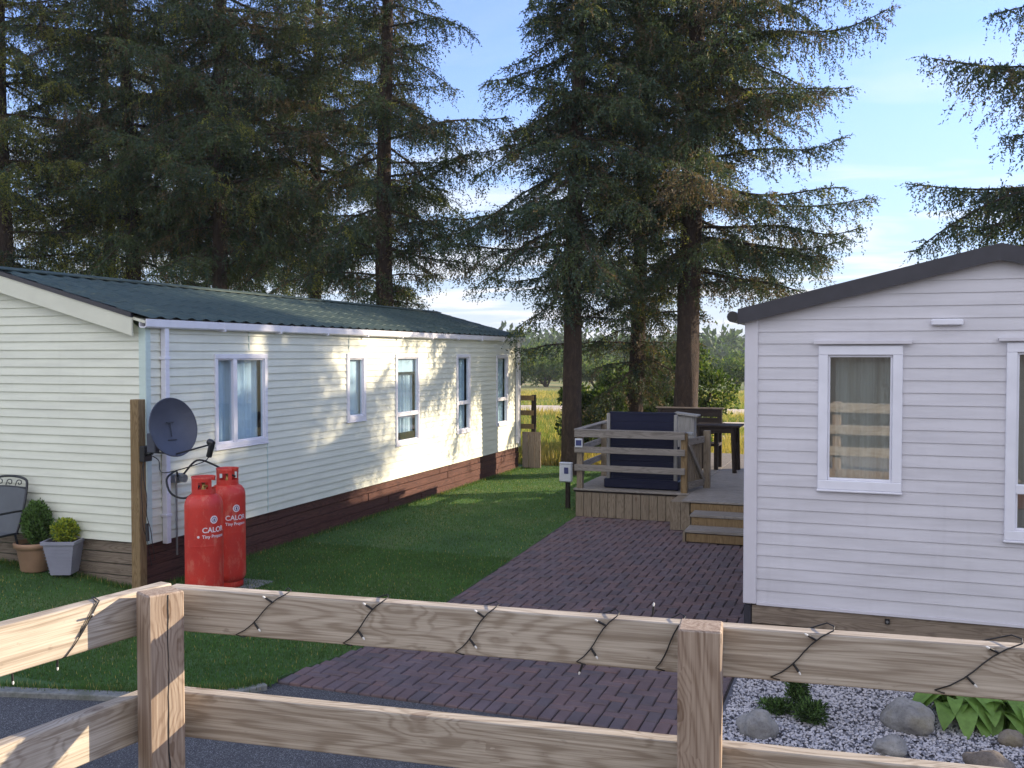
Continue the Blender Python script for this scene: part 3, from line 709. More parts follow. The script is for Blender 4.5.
def right_cabin():
    XA, XB, XR, Y0, Y1 = -.90, 2.76, .93, 8.0, 18.6
    c = empty('holiday_cabin', (XA, Y0, 0), 0, 'pale lilac grey clad holiday cabin with charcoal roof edge and white framed window', 'cabin')
    Mf = Matrix.Translation((XA, Y0, 0)); Wd = XB - XA
    wins = [(-.325, .25, 1.46, 2.55), (1.01, 2.2, 1.14, 2.57)]
    holes = [(a - XA, b - XA, p, q) for a, b, p, q in wins]
    def ext(z):
        if z < 2.80: return (0, Wd)
        d = (z - 2.80) / .24; return (d, Wd - d) if d < Wd / 2 else (0, 0)
    siding_wall('front_wall', M['grey_siding'], c, Mf, Wd, .49, 3.235, .0955, holes, ext, 0, .011)
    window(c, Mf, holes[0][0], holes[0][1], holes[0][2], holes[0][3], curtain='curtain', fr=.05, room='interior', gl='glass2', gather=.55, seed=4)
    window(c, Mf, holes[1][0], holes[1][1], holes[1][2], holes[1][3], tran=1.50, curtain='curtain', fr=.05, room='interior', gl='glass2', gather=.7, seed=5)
    for a, b, z in ((-.385, .335, 2.597), (.93, 2.3, 2.615)):
        mb = MB(); mb.box((a, Y0 - .055, z), (b, Y0 - .005, z + .016), 0, .004); mb.box((a, Y0 - .058, z - .012), (b, Y0 - .050, z + .016), 0, .002); wbuild(mb, 'drip_cap', M['grey_trim'], c)
    mb = MB(); mb.box((XA, Y0 + .9, .45), (XA + .05, Y1, 2.78)); mb.box((XB - .05, Y0 + .02, .45), (XB - .003, Y1, 2.78)); mb.box((XA + .001, Y1 - .05, .45), (XB - .004, Y1 - .002, 2.78)); mb.box((XA, Y0 + .012, .45), (XA + .04, Y0 + .9, 2.78))
    mb.add([(XA, Y1 - .002, 2.78), (XB, Y1 - .002, 2.78), (XR, Y1 - .002, 3.2)], [(0, 1, 2)])
    wbuild(mb, 'rear_wall', M['grey_siding'], c)
    mb = MB(); mb.box((XA - .02, Y0 - .026, .47), (XA + .085, Y0 + .08, 2.80), 0, .006); wbuild(mb, 'corner_trim', M['grey_trim'], c)
    mb = MB(); mb.box((XB - .085, Y0 - .026, .47), (XB + .02, Y0 + .08, 2.80), 0, .006); wbuild(mb, 'corner_trim', M['grey_trim'], c)
    mb = MB(); mb.box((XA + .086, Y0 - .021, .462), (XB - .086, Y0 - .003, .489), 0, .003); wbuild(mb, 'starter_strip', M['grey_trim'], c)
    # roof
    for sgn, xe in ((-1, XA - .07), (1, XB + .07)):
        zt = lambda x, o: 2.865 + .24 * abs(x - xe) + o
        vs = []
        for y in (Y0 - .06, Y1 + .06):
            for x in (xe, XR): vs += [(x, y, zt(x, -.045)), (x, y, zt(x, -.004))]
        mb = MB(); mb.add(vs, [(0, 2, 3, 1), (4, 5, 7, 6), (0, 1, 5, 4), (2, 6, 7, 3), (1, 3, 7, 5), (0, 4, 6, 2)]); wbuild(mb, 'roof', M['charcoal'], c)
        vs = []
        for y in (Y0 - .095, Y0 - .0605):
            for x in (xe - .0 * sgn, XR): vs += [(x, y, zt(x, -.118)), (x, y, zt(x, .006))]
        mb = MB(); mb.add(vs, [(0, 2, 3, 1), (4, 5, 7, 6), (0, 1, 5, 4), (2, 6, 7, 3), (1, 3, 7, 5), (0, 4, 6, 2)]); wbuild(mb, 'barge_board', M['charcoal'], c)
        mb = MB(); x1_ = xe + sgn * .085; mb.tube([(xe + sgn * .045, Y0 - .06, 2.81), (xe + sgn * .045, Y1, 2.81)], .046, 12); wbuild(mb, 'gutter', M['black'], c)
    # vent
    mb = MB(); mb.box((.468, Y0 - .05, 2.725), (.690, Y0 - .012, 2.772), 0, .008); wbuild(mb, 'vent_cover', M['white'], c)
    # skirting
    rng = random.Random(8)
    for z, h in ((.385, .145), (.228, .150), (.075, .150)):
        board('skirting_board', M['oldwood'], (XA + .05, Y0 + .012 + rng.uniform(-.006, .006), z), (XB - .05, Y0 + .012, z), h, .03, c)
    mb = MB(); mb.box((XA + .04, Y0 + .03, 0), (XB - .04, Y0 + .06, .46)); wbuild(mb, 'skirting_backing', M['black'], c)
    mb = MB(); mb.box((XA - .01, Y0 + .04, 0), (XA + .02, Y1, .47), 0); wbuild(mb, 'side_skirting', M['charcoal'], c)
    mb = MB(); mb.box((XA - .015, Y0 - .01, .0), (XA + .045, Y0 + .05, .46), 0, .01); wbuild(mb, 'corner_post', M['charcoal'], c)
    mb = MB(); mb.box((.165, Y0 - .02, .40), (.20, Y0 - .004, .44)); mb.tube([(.182, Y0 - .022, .42), (.182, Y0 - .03, .42)], .010, 10, 1); wbuild(mb, 'skirting_bolt', [M['black'], M['steel']], c)
right_cabin()

def plain_cabin(x0, x1, y0, y1, label):
    c = empty('holiday_cabin', ((x0 + x1) / 2, (y0 + y1) / 2, 0), 0, label, 'cabin')
    Mf = Matrix.Translation((x0, y0, 0)); xm = (x0 + x1) / 2
    mb = MB(); mb.box((x0, y0, .4), (x1, y1, 2.8)); mb.add([(x0, y0, 2.8), (x1, y0, 2.8), (xm, y0, 3.3), (x0, y1, 2.8), (x1, y1, 2.8), (xm, y1, 3.3)], [(0, 1, 2), (5, 4, 3)]); wbuild(mb, 'wall', M['dark_siding'], c)
    siding_wall('side_wall', M['dark_siding'], c, Matrix.Translation((x1, y1, 0)) @ Matrix.Rotation(R(180), 4, 'Z'), x1 - x0, .4, 2.78, .1)
    mb = MB(); mb.box((x0 + .05, y0 + .05, 0), (x1 - .05, y1 - .05, .4)); wbuild(mb, 'skirting', M['skirt_red'], c)
    mb = MB(); zr = 3.36
    for xa, s in ((x0 - .12, 1), (x1 + .12, -1)):
        vs = [(xa, y0 - .1, 2.83), (xm, y0 - .1, zr), (xm, y1 + .1, zr), (xa, y1 + .1, 2.83)]
        vs += [(a, b, q - .05) for a, b, q in vs]
        mb.add(vs, [(0, 1, 2, 3), (7, 6, 5, 4), (0, 4, 5, 1), (1, 5, 6, 2), (2, 6, 7, 3), (3, 7, 4, 0)])
    wbuild(mb, 'roof', M['charcoal'], c)
plain_cabin(7.3, 10.9, 8.0, 18.5, 'dark brown neighbouring cabin standing outside the picture past the lilac grey one')
plain_cabin(-3.2, 7.0, -5.2, -1.3, 'dark brown cabin behind the camera deck, seen only in reflections')

# ------------------------------------------------------------------ foreground fence and its deck
DD = Vector((math.cos(R(6)), math.sin(R(6)), 0)); DN = Vector((-DD.y, DD.x, 0)); Q0 = Vector((-1.784, 2.156, 0))
def fence():
    f = empty('timber_fence', (-1.745, 2.035, .9), 0, 'pale sawn timber deck fence with two rails across the foreground', 'fence')
    def P(s, n, z): return Q0 + DD * s + DN * n + Vector((0, 0, z))
    board('rail', M['timber'], P(-.03, .0225, 1.796), P(3.6, .0225, 1.782), .120, .045, f)
    board('rail', M['timber'], P(-.03, .0225, 1.503), P(3.6, .0225, 1.490), .126, .045, f)
    board('rail', M['timber'], P(.0, .0225, 1.20), P(3.6, .0225, 1.20), .126, .045, f)
    A = R(-10)
    post('post', M['timber_v'], (-1.7625, 2.066, .80), 1.070, .082, .097, R(-26), f)
    post('post', M['timber_v'], tuple(P(1.430, -.053, .80)), 1.066, .100, .100, R(6), f)
    post('post', M['timber_v'], tuple(P(2.85, -.053, .80)), 1.069, .100, .100, R(6), f)
    # left rails
    e = Vector((math.cos(R(-100)), math.sin(R(-100)), 0)); en = Vector((-e.y, e.x, 0))     # en points +X side
    s0 = Vector((-1.845, 2.19, 0))
    def L(s, n, z): return s0 + e * s + en * n + Vector((0, 0, z))
    board('rail', M['timber'], L(.0, .0, 1.799), L(2.6, .0, 1.799), .120, .045, f)
    board('rail', M['timber'], L(.0, .0, 1.511), L(2.6, .0, 1.511), .126, .045, f)
    post('post', M['timber_v'], tuple(L(.575, -.030, .60)), 1.02, .07, .07, A, f)
    post('post', M['timber_v'], tuple(L(1.7, .075, .80)), 1.068, .09, .12, A, f)
    # crack down the near face of the corner post
    mb = MB(); rng = random.Random(4); z = 1.866; pts = []
    while z > .85:
        pts.append(((.008 + .006 * math.sin(z * 3) + rng.uniform(-.002, .002)), z)); z -= .03
    vs = []
    for y, z in pts:
        w = .0010 + .0022 * abs(math.sin(z * 5 + 1)) * rng.uniform(.4, 1); vs += [(.0414, y - w, z), (.0414, y + w, z)]
    mb.add(vs, [(2 * i, 2 * i + 1, 2 * i + 3, 2 * i + 2) for i in range(len(pts) - 1)])
    setm(mb.build('crack', M['black']), Matrix.Translation((-1.7625, 2.066, 0)) @ Matrix.Rotation(R(-26), 4, 'Z'), f)
    # deck under the camera
    d = empty('camera_deck', (0, .5, 0), 0, 'raised timber deck the foreground fence stands on', 'deck')
    mb = MB(); y = -1.25
    while y < 2.14: mb.box((-1.9, y, .86), (1.9, y + .122, .888), 0, .004); y += .128
    wbuild(mb, 'deck_boards', M['deckwood'], d)
    mb = MB(); s = 0
    while s < 3.6:
        a = P(s + .003, .0, .02); b = P(s + .117, .0, .02); c_ = P(s + .117, .022, .02); e_ = P(s + .003, .022, .02)
        mb.add([a, b, c_, e_] + [q + Vector((0, 0, .93)) for q in (a, b, c_, e_)], [(0, 1, 5, 4), (1, 2, 6, 5), (2, 3, 7, 6), (3, 0, 4, 7), (4, 5, 6, 7)]); s += .12
    wbuild(mb, 'fascia', M['timber_v'], d)
    return f
fence()
# ------------------------------------------------------------------ string lights on the fence
def string_lights():
    root = empty('string_lights', (-.5, 2.2, 1.85), 0, 'dark cable of little clear fairy lights wound round the top fence rail', 'string lights')
    def P(s, n, z): return Q0 + DD * s + DN * n + Vector((0, 0, z))
    rng = random.Random(11); c = .0035
    zt, zb = 1.859 + c, 1.739 - c
    wraps = [(.335, .185), (.615, .50), (.915, .81), (1.225, 1.125), (1.385, 1.32), (1.73, 1.59), (2.13, 1.95), (2.5, 2.3)]   # s at rail top, s at rail foot
    pts = []; bulbs = []
    prev = None
    for a, b in wraps:
        if prev is not None:
            # behind the rail from the previous foot... up to this top
            pts += [P(prev + .02, -.001, zb - .002), P(prev + .05, .047 + c, zb + .0), P((prev + a) / 2, .048 + c, (zt + zb) / 2 - .012), P(a - .01, .047 + c, zt)]
        else: pts += [P(a - .12, .048 + c, zb + .03), P(a - .02, .047 + c, zt)]
        pts += [P(a + .004, .02, zt + .001), P(a, -c, zt - .003)]
        n = 7
        for i in range(1, n):
            u = i / n; pts.append(P(a + (b - a) * (u + .05 * math.sin(u * 6.28)), -c - .0015 * math.sin(u * 3.1), zt + (zb - zt) * u))
        pts.append(P(b, -c, zb + .004)); prev = b
        for u, sd in ((.22, -1), (.68, 1)):
            if a == 1.385: continue
            s = a + (b - a) * (u + .05 * math.sin(u * 6.28)); z = zt + (zb - zt) * u
            bulbs.append((P(s, -c, z), (DD * sd * rng.uniform(.5, .9) + Vector((0, 0, .45 if sd < 0 else -.75)) + DN * -.15).normalized()))
        if rng.random() < .5: bulbs.append((P(b + .015, 0.0, zb), (Vector((0, 0, -1)) + DD * rng.uniform(-.4, .4)).normalized()))
    mb = MB(); mb.tube(pts, .0017, 6); wbuild(mb, 'cable', M['rubber'], root)
    bulbs.append((P(1.31, .02, zt), Vector((.1, 0, 1)).normalized()))
    # left rail
    e = Vector((math.cos(R(-100)), math.sin(R(-100)), 0)); en = Vector((-e.y, e.x, 0)); s0 = Vector((-1.845, 2.19, 0))
    def L(s, n, z): return s0 + e * s + en * n + Vector((0, 0, z))
    f_ = .0225 + c
    pts = [L(.22, -.02, zt), L(.235, f_ - .002, zt - .001), L(.265, f_, 1.82), L(.29, f_ + .002, 1.79), L(.31, f_, 1.765), L(.335, f_, 1.742), L(.345, .01, zb), L(.36, -.0225 - c, 1.75)]
    mb = MB(); mb.tube(pts, .0017, 6); wbuild(mb, 'cable', M['rubber'], root)
    pts = [L(.225, -.02, zt), L(.245, f_ - .001, zt - .002), L(.285, f_ + .001, 1.80), L(.30, f_ + .002, 1.783)]
    mb = MB(); mb.tube(pts, .0016, 6); wbuild(mb, 'cable', M['rubber'], root)
    for s, z, dv in ((.26, 1.825, (.5, -.4, .3)), (.29, 1.79, (-.2, .2, .7)), (.34, zb, (0, 0, -1)), (.46, zb, (.1, 0, -1))):
        bulbs.append((L(s, f_ if z > 1.75 else 0, z), Vector(dv).normalized()))
    for p, d in bulbs:
        mb = MB(); mb.tube([p, p + d * .022], [.0026, .0030], 6); hb = wbuild(mb, 'bulb_holder', M['rubber'], root)
        mb = MB(); mb.tube([p + d * .022, p + d * .027, p + d * .031], [.0022, .0030, .0012], 6); wbuild(mb, 'bulb', M['clear'], hb)
string_lights()

# ------------------------------------------------------------------ garden deck behind the paving
def garden_deck():
    d = empty('garden_deck', (-3, 15.5, 0), 0, 'grey timber sun deck with vertical cladding boards beyond the brick paving', 'deck')
    Z = .44
    mb = MB(); y = 14.22
    while y < 20.3: mb.box((-4.22, y, Z - .028), (-2.43, y + .138, Z), 0, .004); y += .144
    wbuild(mb, 'deck_boards', M['deckwood'], d)
    mb = MB(); y = 13.56
    while y < 20.3: mb.box((-2.425, y, Z - .028), (-.945, y + .138, Z), 0, .004); y += .144
    wbuild(mb, 'deck_boards', M['deckwood'], d)
    rng = random.Random(2); n = 13; w = 1.66 / n
    for i in range(n):
        x = -4.19 + i * w; mb = MB(); mb.box((-w / 2 + .004, -.011, 0), (w / 2 - .004, .011, Z - .055 + rng.uniform(-.004, .004)), 0, .002)
        o = mb.build('cladding_board', M['deckwood_v']); setm(o, Matrix.Translation((x + w / 2, 14.262, .005)), d)
    board('edge_beam', M['darkwood'], (-4.22, 14.262, Z - .043), (-2.50, 14.262, Z - .043), .028, .03, d)
    mb = MB(); mb.box((-4.20, 14.28, .0), (-4.17, 20.2, Z - .03)); mb.box((-2.6, 13.62, 0), (-2.40, 20.2, Z - .032)) ; wbuild(mb, 'side_cladding', M['deckwood_v'], d)
    for i in range(2):
        mb = MB(); mb.box((-.062, -.011, 0), (.062, .011, Z - .035), 0, .002); setm(mb.build('cladding_board', M['deckwood_v']), Matrix.Translation((-2.51 + i * .13, 13.60, .005)), d)
    # steps down to the paving
    st = empty('timber_steps', (-1.6, 13.1, 0), 0, 'timber steps leading up from the paving to the garden deck', 'steps')
    for k, (y0, z) in enumerate(((13.16, .295), (12.76, .15))):
        board('tread', M['deckwood'], (-2.24, y0 + .20, z), (-.96, y0 + .20, z), .40, .035, st, up=(0, 1, 0))
        board('riser', M['postwood'], (-2.22, y0 + .025, z / 2 + (.07 if k == 0 else -.01)), (-.97, y0 + .025, z / 2 + (.07 if k == 0 else -.01)), .11, .025, st)
    board('riser', M['postwood'], (-2.30, 13.585, .335), (-.96, 13.585, .335), .13, .025, st)
    for x in (-2.255, -.955):
        mb = MB(); mb.box((x - .018, 12.80, 0), (x + .018, 13.2, .13), 0, .003); mb.box((x - .0175, 13.2, 0), (x + .0175, 13.56, .275), 0, .003); wbuild(mb, 'cheek', M['deckwood_v'], st)
    # balustrade in front
    b = empty('deck_balustrade', (-3.4, 14.2, Z), 0, 'grey three rail balustrade along the front of the garden deck', 'fence')
    for z in (1.285, 1.045, .765):
        board('rail', M['deckwood'], (-4.20, 14.225, z), (-2.50, 14.225, z), .095, .032, b)
    board('top_cap', M['deckwood'], (-4.21, 14.26, 1.345), (-2.49, 14.26, 1.345), .022, .11, b)
    post('post', M['deckwood_v'], (-4.13, 14.29, Z), .89, .09, .09, 0, b); post('post', M['postwood'], (-2.52, 14.30, .02), 1.31, .09, .09, 0, b)
    for z in (1.285, 1.045, .765):
        board('rail', M['deckwood'], (-4.20, 14.25, z - .01), (-4.26, 17.6, z - .01), .095, .032, b)
    board('top_cap', M['deckwood'], (-4.18, 14.3, 1.345), (-4.26, 17.6, 1.345), .022, .11, b)
    for y in (15.9, 17.55): post('post', M['deckwood_v'], (-4.17, y, Z), .88, .09, .09, 0, b)
    # gate
    g = empty('garden_gate', (-2.45, 14.35, Z), 0, 'small timber gate with diagonal brace at the head of the deck steps', 'gate')
    a, c_ = Vector((-2.47, 14.36, 0)), Vector((-2.33, 14.92, 0)); e = (c_ - a).normalized()
    for z in (1.20, .54): board('gate_rail', M['deckwood'], a + Vector((0, 0, z)), c_ + Vector((0, 0, z)), .10, .03, g)
    k = e.cross(Vector((0, 0, 1))) * -.03
    board('brace', M['deckwood'], a + Vector((0, 0, 1.16)) - k * .4, c_ + Vector((0, 0, .56)) - k * .4, .06, .02, g, up=(0, 0, 1))
    for i in range(5):
        p = a + (c_ - a) * ((i + .5) / 5) + k
        mb = MB(); mb.box((-.045, -.009, .48), (.045, .009, 1.22), 0, .002); setm(mb.build('picket', M['deckwood_v']), Matrix.Translation(p) @ Matrix.Rotation(math.atan2(e.y, e.x), 4, 'Z'), g)
    post('gate_post', M['deckwood_v'], (-2.29, 14.99, Z), .89, .10, .10, 0, g)
    mb = MB(); mb.box((-2.50, 14.33, 1.30), (-2.40, 14.39, 1.345), 0, .006); wbuild(mb, 'gate_latch', M['steel'], g)
    # navy slatted unit
    u = empty('storage_bench', (-3.28, 14.9, Z), 0, 'tall navy slatted box seat between pale posts behind the balustrade', 'bench')
    x0, x1 = -3.70, -2.715
    for i in range(9):
        z = Z + .12 + i * .122
        board('slat', M['navy'], (x0, 14.50, z), (x1, 14.50, z), .121, .025, u)
    mb = MB(); mb.box((x0 - .02, 14.53, Z + .02), (x1 + .02, 15.06, Z + .50), 0, .01); wbuild(mb, 'base', M['navy'], u)
    mb = MB(); mb.box((x0 - .09, 14.42, Z + .01), (x1 + .09, 15.00, Z + .15), 0, .015); wbuild(mb, 'plinth', M['navy'], u)
    post('post', M['palewood_v'], (x0 - .03, 14.49, Z), 1.16, .05, .06, 0, u); post('post', M['palewood_v'], (x1 + .03, 14.49, Z), 1.15, .05, .06, 0, u)
    board('top_slat', M['navy'], (x0 - .02, 14.53, Z + 1.165), (x1 + .02, 14.53, Z + 1.165), .03, .10, u)
    mb = MB(); mb.box((x0, 14.96, Z + .15), (x0 + .06, 15.02, Z + .62)); mb.box((x1 - .06, 14.96, Z + .15), (x1, 15.02, Z + .62)); wbuild(mb, 'arm', M['navy'], u)
    # pale planter stand right of it
    p = empty('deck_planter', (-2.72, 15.9, Z), 0, 'pale upright timber planter beside the navy box seat', 'planter')
    mb = MB(); mb.box((-2.90, 15.75, Z), (-2.62, 16.0, 1.50), 0, .008); wbuild(mb, 'box', M['palewood_v'], p)
    board('lid', M['palewood_v'], (-2.95, 15.87, 1.54), (-2.56, 15.87, 1.50), .03, .32, p)
    # high backed dark bench and table
    q = empty('garden_bench', (-3.0, 17.7, Z), 0, 'dark stained high backed garden bench behind the table', 'bench')
    for i, z in enumerate((1.43, 1.27, 1.11)): board('back_slat', M['darkwood'], (-3.66, 17.9, z), (-2.46, 17.9, z), .14, .03, q)
    board('back_cap', M['oldwood'], (-3.69, 17.9, 1.515), (-2.43, 17.9, 1.515), .025, .09, q)
    board('seat', M['darkwood'], (-3.66, 17.62, .88), (-2.46, 17.62, .88), .045, .46, q)
    for x in (-3.62, -2.50):
        post('leg', M['darkwood_v'], (x, 17.9, Z), 1.06, .07, .07, 0, q); post('leg', M['darkwood_v'], (x, 17.42, Z), .66, .07, .07, 0, q); board('armrest', M['darkwood'], (x, 17.38, 1.12), (x, 17.9, 1.12), .03, .08, q)
    t = empty('garden_table', (-2.35, 17.4, Z), 0, 'dark stained garden table with splayed legs by the gate', 'table')
    mb = MB(); 
    for i in range(5): mb.box((-2.83 + .0, 16.95 + i * .128, 1.235), (-2.03, 16.95 + i * .128 + .122, 1.27), 0, .005)
    wbuild(mb, 'tabletop', M['darkwood'], t)
    for x in (-2.73, -2.15):
        for y in (17.0, 17.52): mb = MB(); mb.tube([(x, y, 1.235), (x + .03 * (1 if x > -2.4 else -1), y, Z)], [.045, .038], 4); wbuild(mb, 'leg', M['darkwood_v'], t)
    for y in (17.0, 17.52): board('apron', M['darkwood'], (-2.72, y, 1.18), (-2.16, y, 1.18), .09, .03, t)
    # sign on the balustrade post
    s = empty('notice_plate', (-4.14, 14.20, 1.15), 0, 'small dark blue notice plate on the left balustrade post', 'sign')
    mb = MB(); mb.box((-4.19, 14.196, 1.08), (-4.07, 14.206, 1.215), 0, .003); wbuild(mb, 'plate', M['meter'], s)
    mb = MB(); mb.box((-4.175, 14.192, 1.105), (-4.085, 14.1955, 1.19)); wbuild(mb, 'plate_face', M['print_navy'], s)
garden_deck()

def meter():
    m = empty('meter_pillar', (-4.53, 14.95, 0), 0, 'white electric meter box on a short dark post at the lawn end', 'meter')
    mb = MB(); mb.box((-4.565, 14.92, -.02), (-4.495, 14.98, .46), 0, .006); wbuild(mb, 'post', M['darkwood_v'], m)
    mb = MB(); mb.box((-4.645, 14.84, .44), (-4.435, 14.92, .74), 0, .018); b = wbuild(mb, 'box', M['meter'], m)
    mb = MB(); mb.box((-4.56, 14.828, .58), (-4.49, 14.841, .68), 0, .004); wbuild(mb, 'socket_flap', M['print_navy'], b)
    mb = MB(); mb.box((-4.645, 14.83, .735), (-4.435, 14.93, .76), 0, .008); wbuild(mb, 'hood', M['meter'], b)
meter()

def rail_fence(name, x0, x1, y, rails, posts, mat, matv, label, w=.13):
    f = empty(name, ((x0 + x1) / 2, y, 0), 0, label, 'fence')
    for z in rails: board('rail', mat, (x0, y, z), (x1, y, z), w, .035, f)
    for x in posts: post('post', matv, (x, y + .07, -.3), max(rails) + .42, .10, .10, 0, f)
    return f
#rail_fence('field_fence', -5.6, 2.2, 22.9, (1.16, .80, .44), (-5.5, -3.75, -1.95, -.1, 1.9), M['timber'], M['timber_v'], 'sunlit pale post and rail fence between the garden deck and the field', .15)
ff = empty('cabin_end_fence', (-6.9, 20.05, 0), 0, 'brown timber rail gate at the far corner of the cream cabin', 'fence')
for z in (1.55, 1.22, .92): board('rail', M['postwood'], (-7.25, 20.05, z), (-6.86, 20.05, z), .11, .03, ff)
post('post', M['darkwood_v'], (-6.88, 20.10, 0), 1.62, .09, .09, 0, ff)
for i in range(3):
    mb = MB(); mb.box((-.068, -.012, 0), (.068, .012, .80), 0, .003); setm(mb.build('panel_board', M['timber_v']), Matrix.Translation((-7.05 + i * .145, 20.02, 0)), ff)

# ------------------------------------------------------------------ gas cylinders
def text_mesh(body, size):
    cu = bpy.data.curves.new('lettering', 'FONT'); cu.body = body; cu.size = size; cu.align_x = 'CENTER'; cu.offset = size * .022
    o = bpy.data.objects.new('lettering', cu); COL.objects.link(o)
    dg = bpy.context.evaluated_depsgraph_get(); dg.update(); me = bpy.data.meshes.new_from_object(o.evaluated_get(dg))
    V = [tuple(v.co) for v in me.vertices]; F = [tuple(p.vertices) for p in me.polygons]
    bpy.data.objects.remove(o); bpy.data.curves.remove(cu); bpy.data.meshes.remove(me); return V, F
TXT = [text_mesh('CALOR', .072), text_mesh('Tiny Propane', .044)]
def cylinder(loc, face, label, hrot):
    g = empty('gas_cylinder', loc, 0, label, 'gas cylinder', 'red gas cylinders by the cream cabin')
    x, y, _ = loc; r = .187
    mb = MB()
    prof = [(.150, .0), (.158, .0), (.160, .05), (.162, .075)]
    mb.lathe(prof, 40, 0, (x, y)); mb.lathe([(.151, .075), (.150, .0)], 40, 0, (x, y)); wbuild(mb, 'foot_ring', M['red'], g)
    mb = MB(); prof = [(0, .045), (.10, .050), (.155, .075), (.180, .115), (.1862, .145), (.1865, .16), (.1865, .30), (.1865, .45), (.1865, .592), (.1865, .598), (.1870, .600), (.1870, .614), (.1865, .616), (.1865, .622), (.1865, .75), (.1865, .90), (.1865, .985), (.184, 1.02), (.172, 1.058), (.148, 1.09), (.110, 1.112), (.06, 1.125), (.0, 1.127)]
    mb.lathe(prof, 48, 0, (x, y)); body = wbuild(mb, 'body', M['red'], g)
    # shroud with hand holes
    rs, z0, z1 = .115, 1.09, 1.285; n = 72; mb = MB()
    def hole(a, z):
        a = (a - hrot) % (2 * math.pi)
        for c_, hw in ((R(50), R(23)), (R(180), R(30)), (R(300), R(20))):
            d = abs((a - c_ + math.pi) % (2 * math.pi) - math.pi)
            if d < hw and 1.165 < z < 1.235: return True
        return False
    zs = [z0, 1.13, 1.165, 1.235, 1.262, z1]
    def gap(a, z): 
        a = (a - hrot) % (2 * math.pi); d = abs((a - R(115) + math.pi) % (2 * math.pi) - math.pi); return d < R(20) and z > 1.165
    V = []; F = []
    for rr in (rs, rs - .005):
        for z in zs:
            for k in range(n): V.append((x + (rr + (.004 if z == z1 else 0)) * math.cos(2 * math.pi * k / n), y + (rr + (.004 if z == z1 else 0)) * math.sin(2 * math.pi * k / n), z))
    m_ = len(zs)
    for i in range(m_ - 1):
        for k in range(n):
            am = 2 * math.pi * (k + .5) / n; zm = (zs[i] + zs[i + 1]) / 2
            if hole(am, zm) or gap(am, zm): continue
            a, b = i * n + k, i * n + (k + 1) % n
            F.append((a, b, b + n, a + n)); a += m_ * n; b += m_ * n; F.append((b, a, a + n, b + n))
    for k in range(n):
        a, b = (m_ - 1) * n + k, (m_ - 1) * n + (k + 1) % n
        if not gap(2 * math.pi * (k + .5) / n, 1.27): F.append((a, b, b + m_ * n, a + m_ * n))
    mb.add(V, F, 0, True); wbuild(mb, 'shroud', M['red'], g)
    mb = MB(); mb.lathe([(.022, 1.12), (.022, 1.17), (.016, 1.172), (.016, 1.215), (.0, 1.216)], 16, 0, (x, y)); mb.tube([(x, y, 1.19), (x + .055, y - .02, 1.19)], .013, 10); v = wbuild(mb, 'valve', M['brass'], g)
    mb = MB(); mb.lathe([(0, 1.216), (.026, 1.218), (.028, 1.24), (.0, 1.243)], 14, 0, (x, y)); wbuild(mb, 'valve_knob', M['black'], v)
    # print wrapped on the body
    def wrap(V, F, z, name, mat, rr=r + .0018, back=.0):
        W_ = [(x + rr * math.cos(face + a / r), y + rr * math.sin(face + a / r), z + b) for a, b, *_ in V]
        mb = MB(); mb.add(W_, F); return wbuild(mb, name, mat, body)
    wrap(*TXT[0], .745, 'lettering', M['print_white']); wrap(*TXT[1], .690, 'lettering', M['print_white'])
    # dot before the second line
    V = [(-.155 + .013 * math.cos(t), .014 + .013 * math.sin(t)) for t in np.linspace(0, 2 * np.pi, 13)[:-1]]; wrap(V, [tuple(range(12))], .690, 'print_dot', M['print_white'])
    def ring(r0, r1, n=28): 
        V = []; F = []
        for k in range(n): t = 2 * math.pi * k / n; V += [(r0 * math.cos(t), r0 * math.sin(t)), (r1 * math.cos(t), r1 * math.sin(t))]
        for k in range(n): F.append((2 * k, 2 * k + 1, (2 * k + 3) % (2 * n), (2 * k + 2) % (2 * n)))
        return V, F
    V, F = ring(.001, .040); wrap(V, F, .868, 'emblem', M['print_white'], r + .0012)
    V, F = ring(.021, .027); wrap(V, F, .868, 'emblem_ring', M['print_navy'], r + .0022)
    V = [(0, .018), (.007, .004), (.009, -.006), (.005, -.014), (0, -.016), (-.005, -.014), (-.009, -.006), (-.007, .004)]; wrap(V, [tuple(reversed(range(8)))], .868, 'emblem_flame', M['print_navy'], r + .0024)
    return g
cylinder((-6.22, 7.94, 0), R(-21), 'scratched red gas cylinder, the nearer of the pair by the cream cabin corner', R(255))
cylinder((-6.44, 8.62, 0), R(-25), 'red gas cylinder, the farther of the pair, partly behind its neighbour', R(235))
mb = MB(); mb.box((-6.74, 8.34, -.02), (-6.10, 8.96, .012), 0, .006); tag(mb.build('paving_slab', M['kerb']), 'small concrete slab on the grass beneath the farther gas cylinder', 'slab')
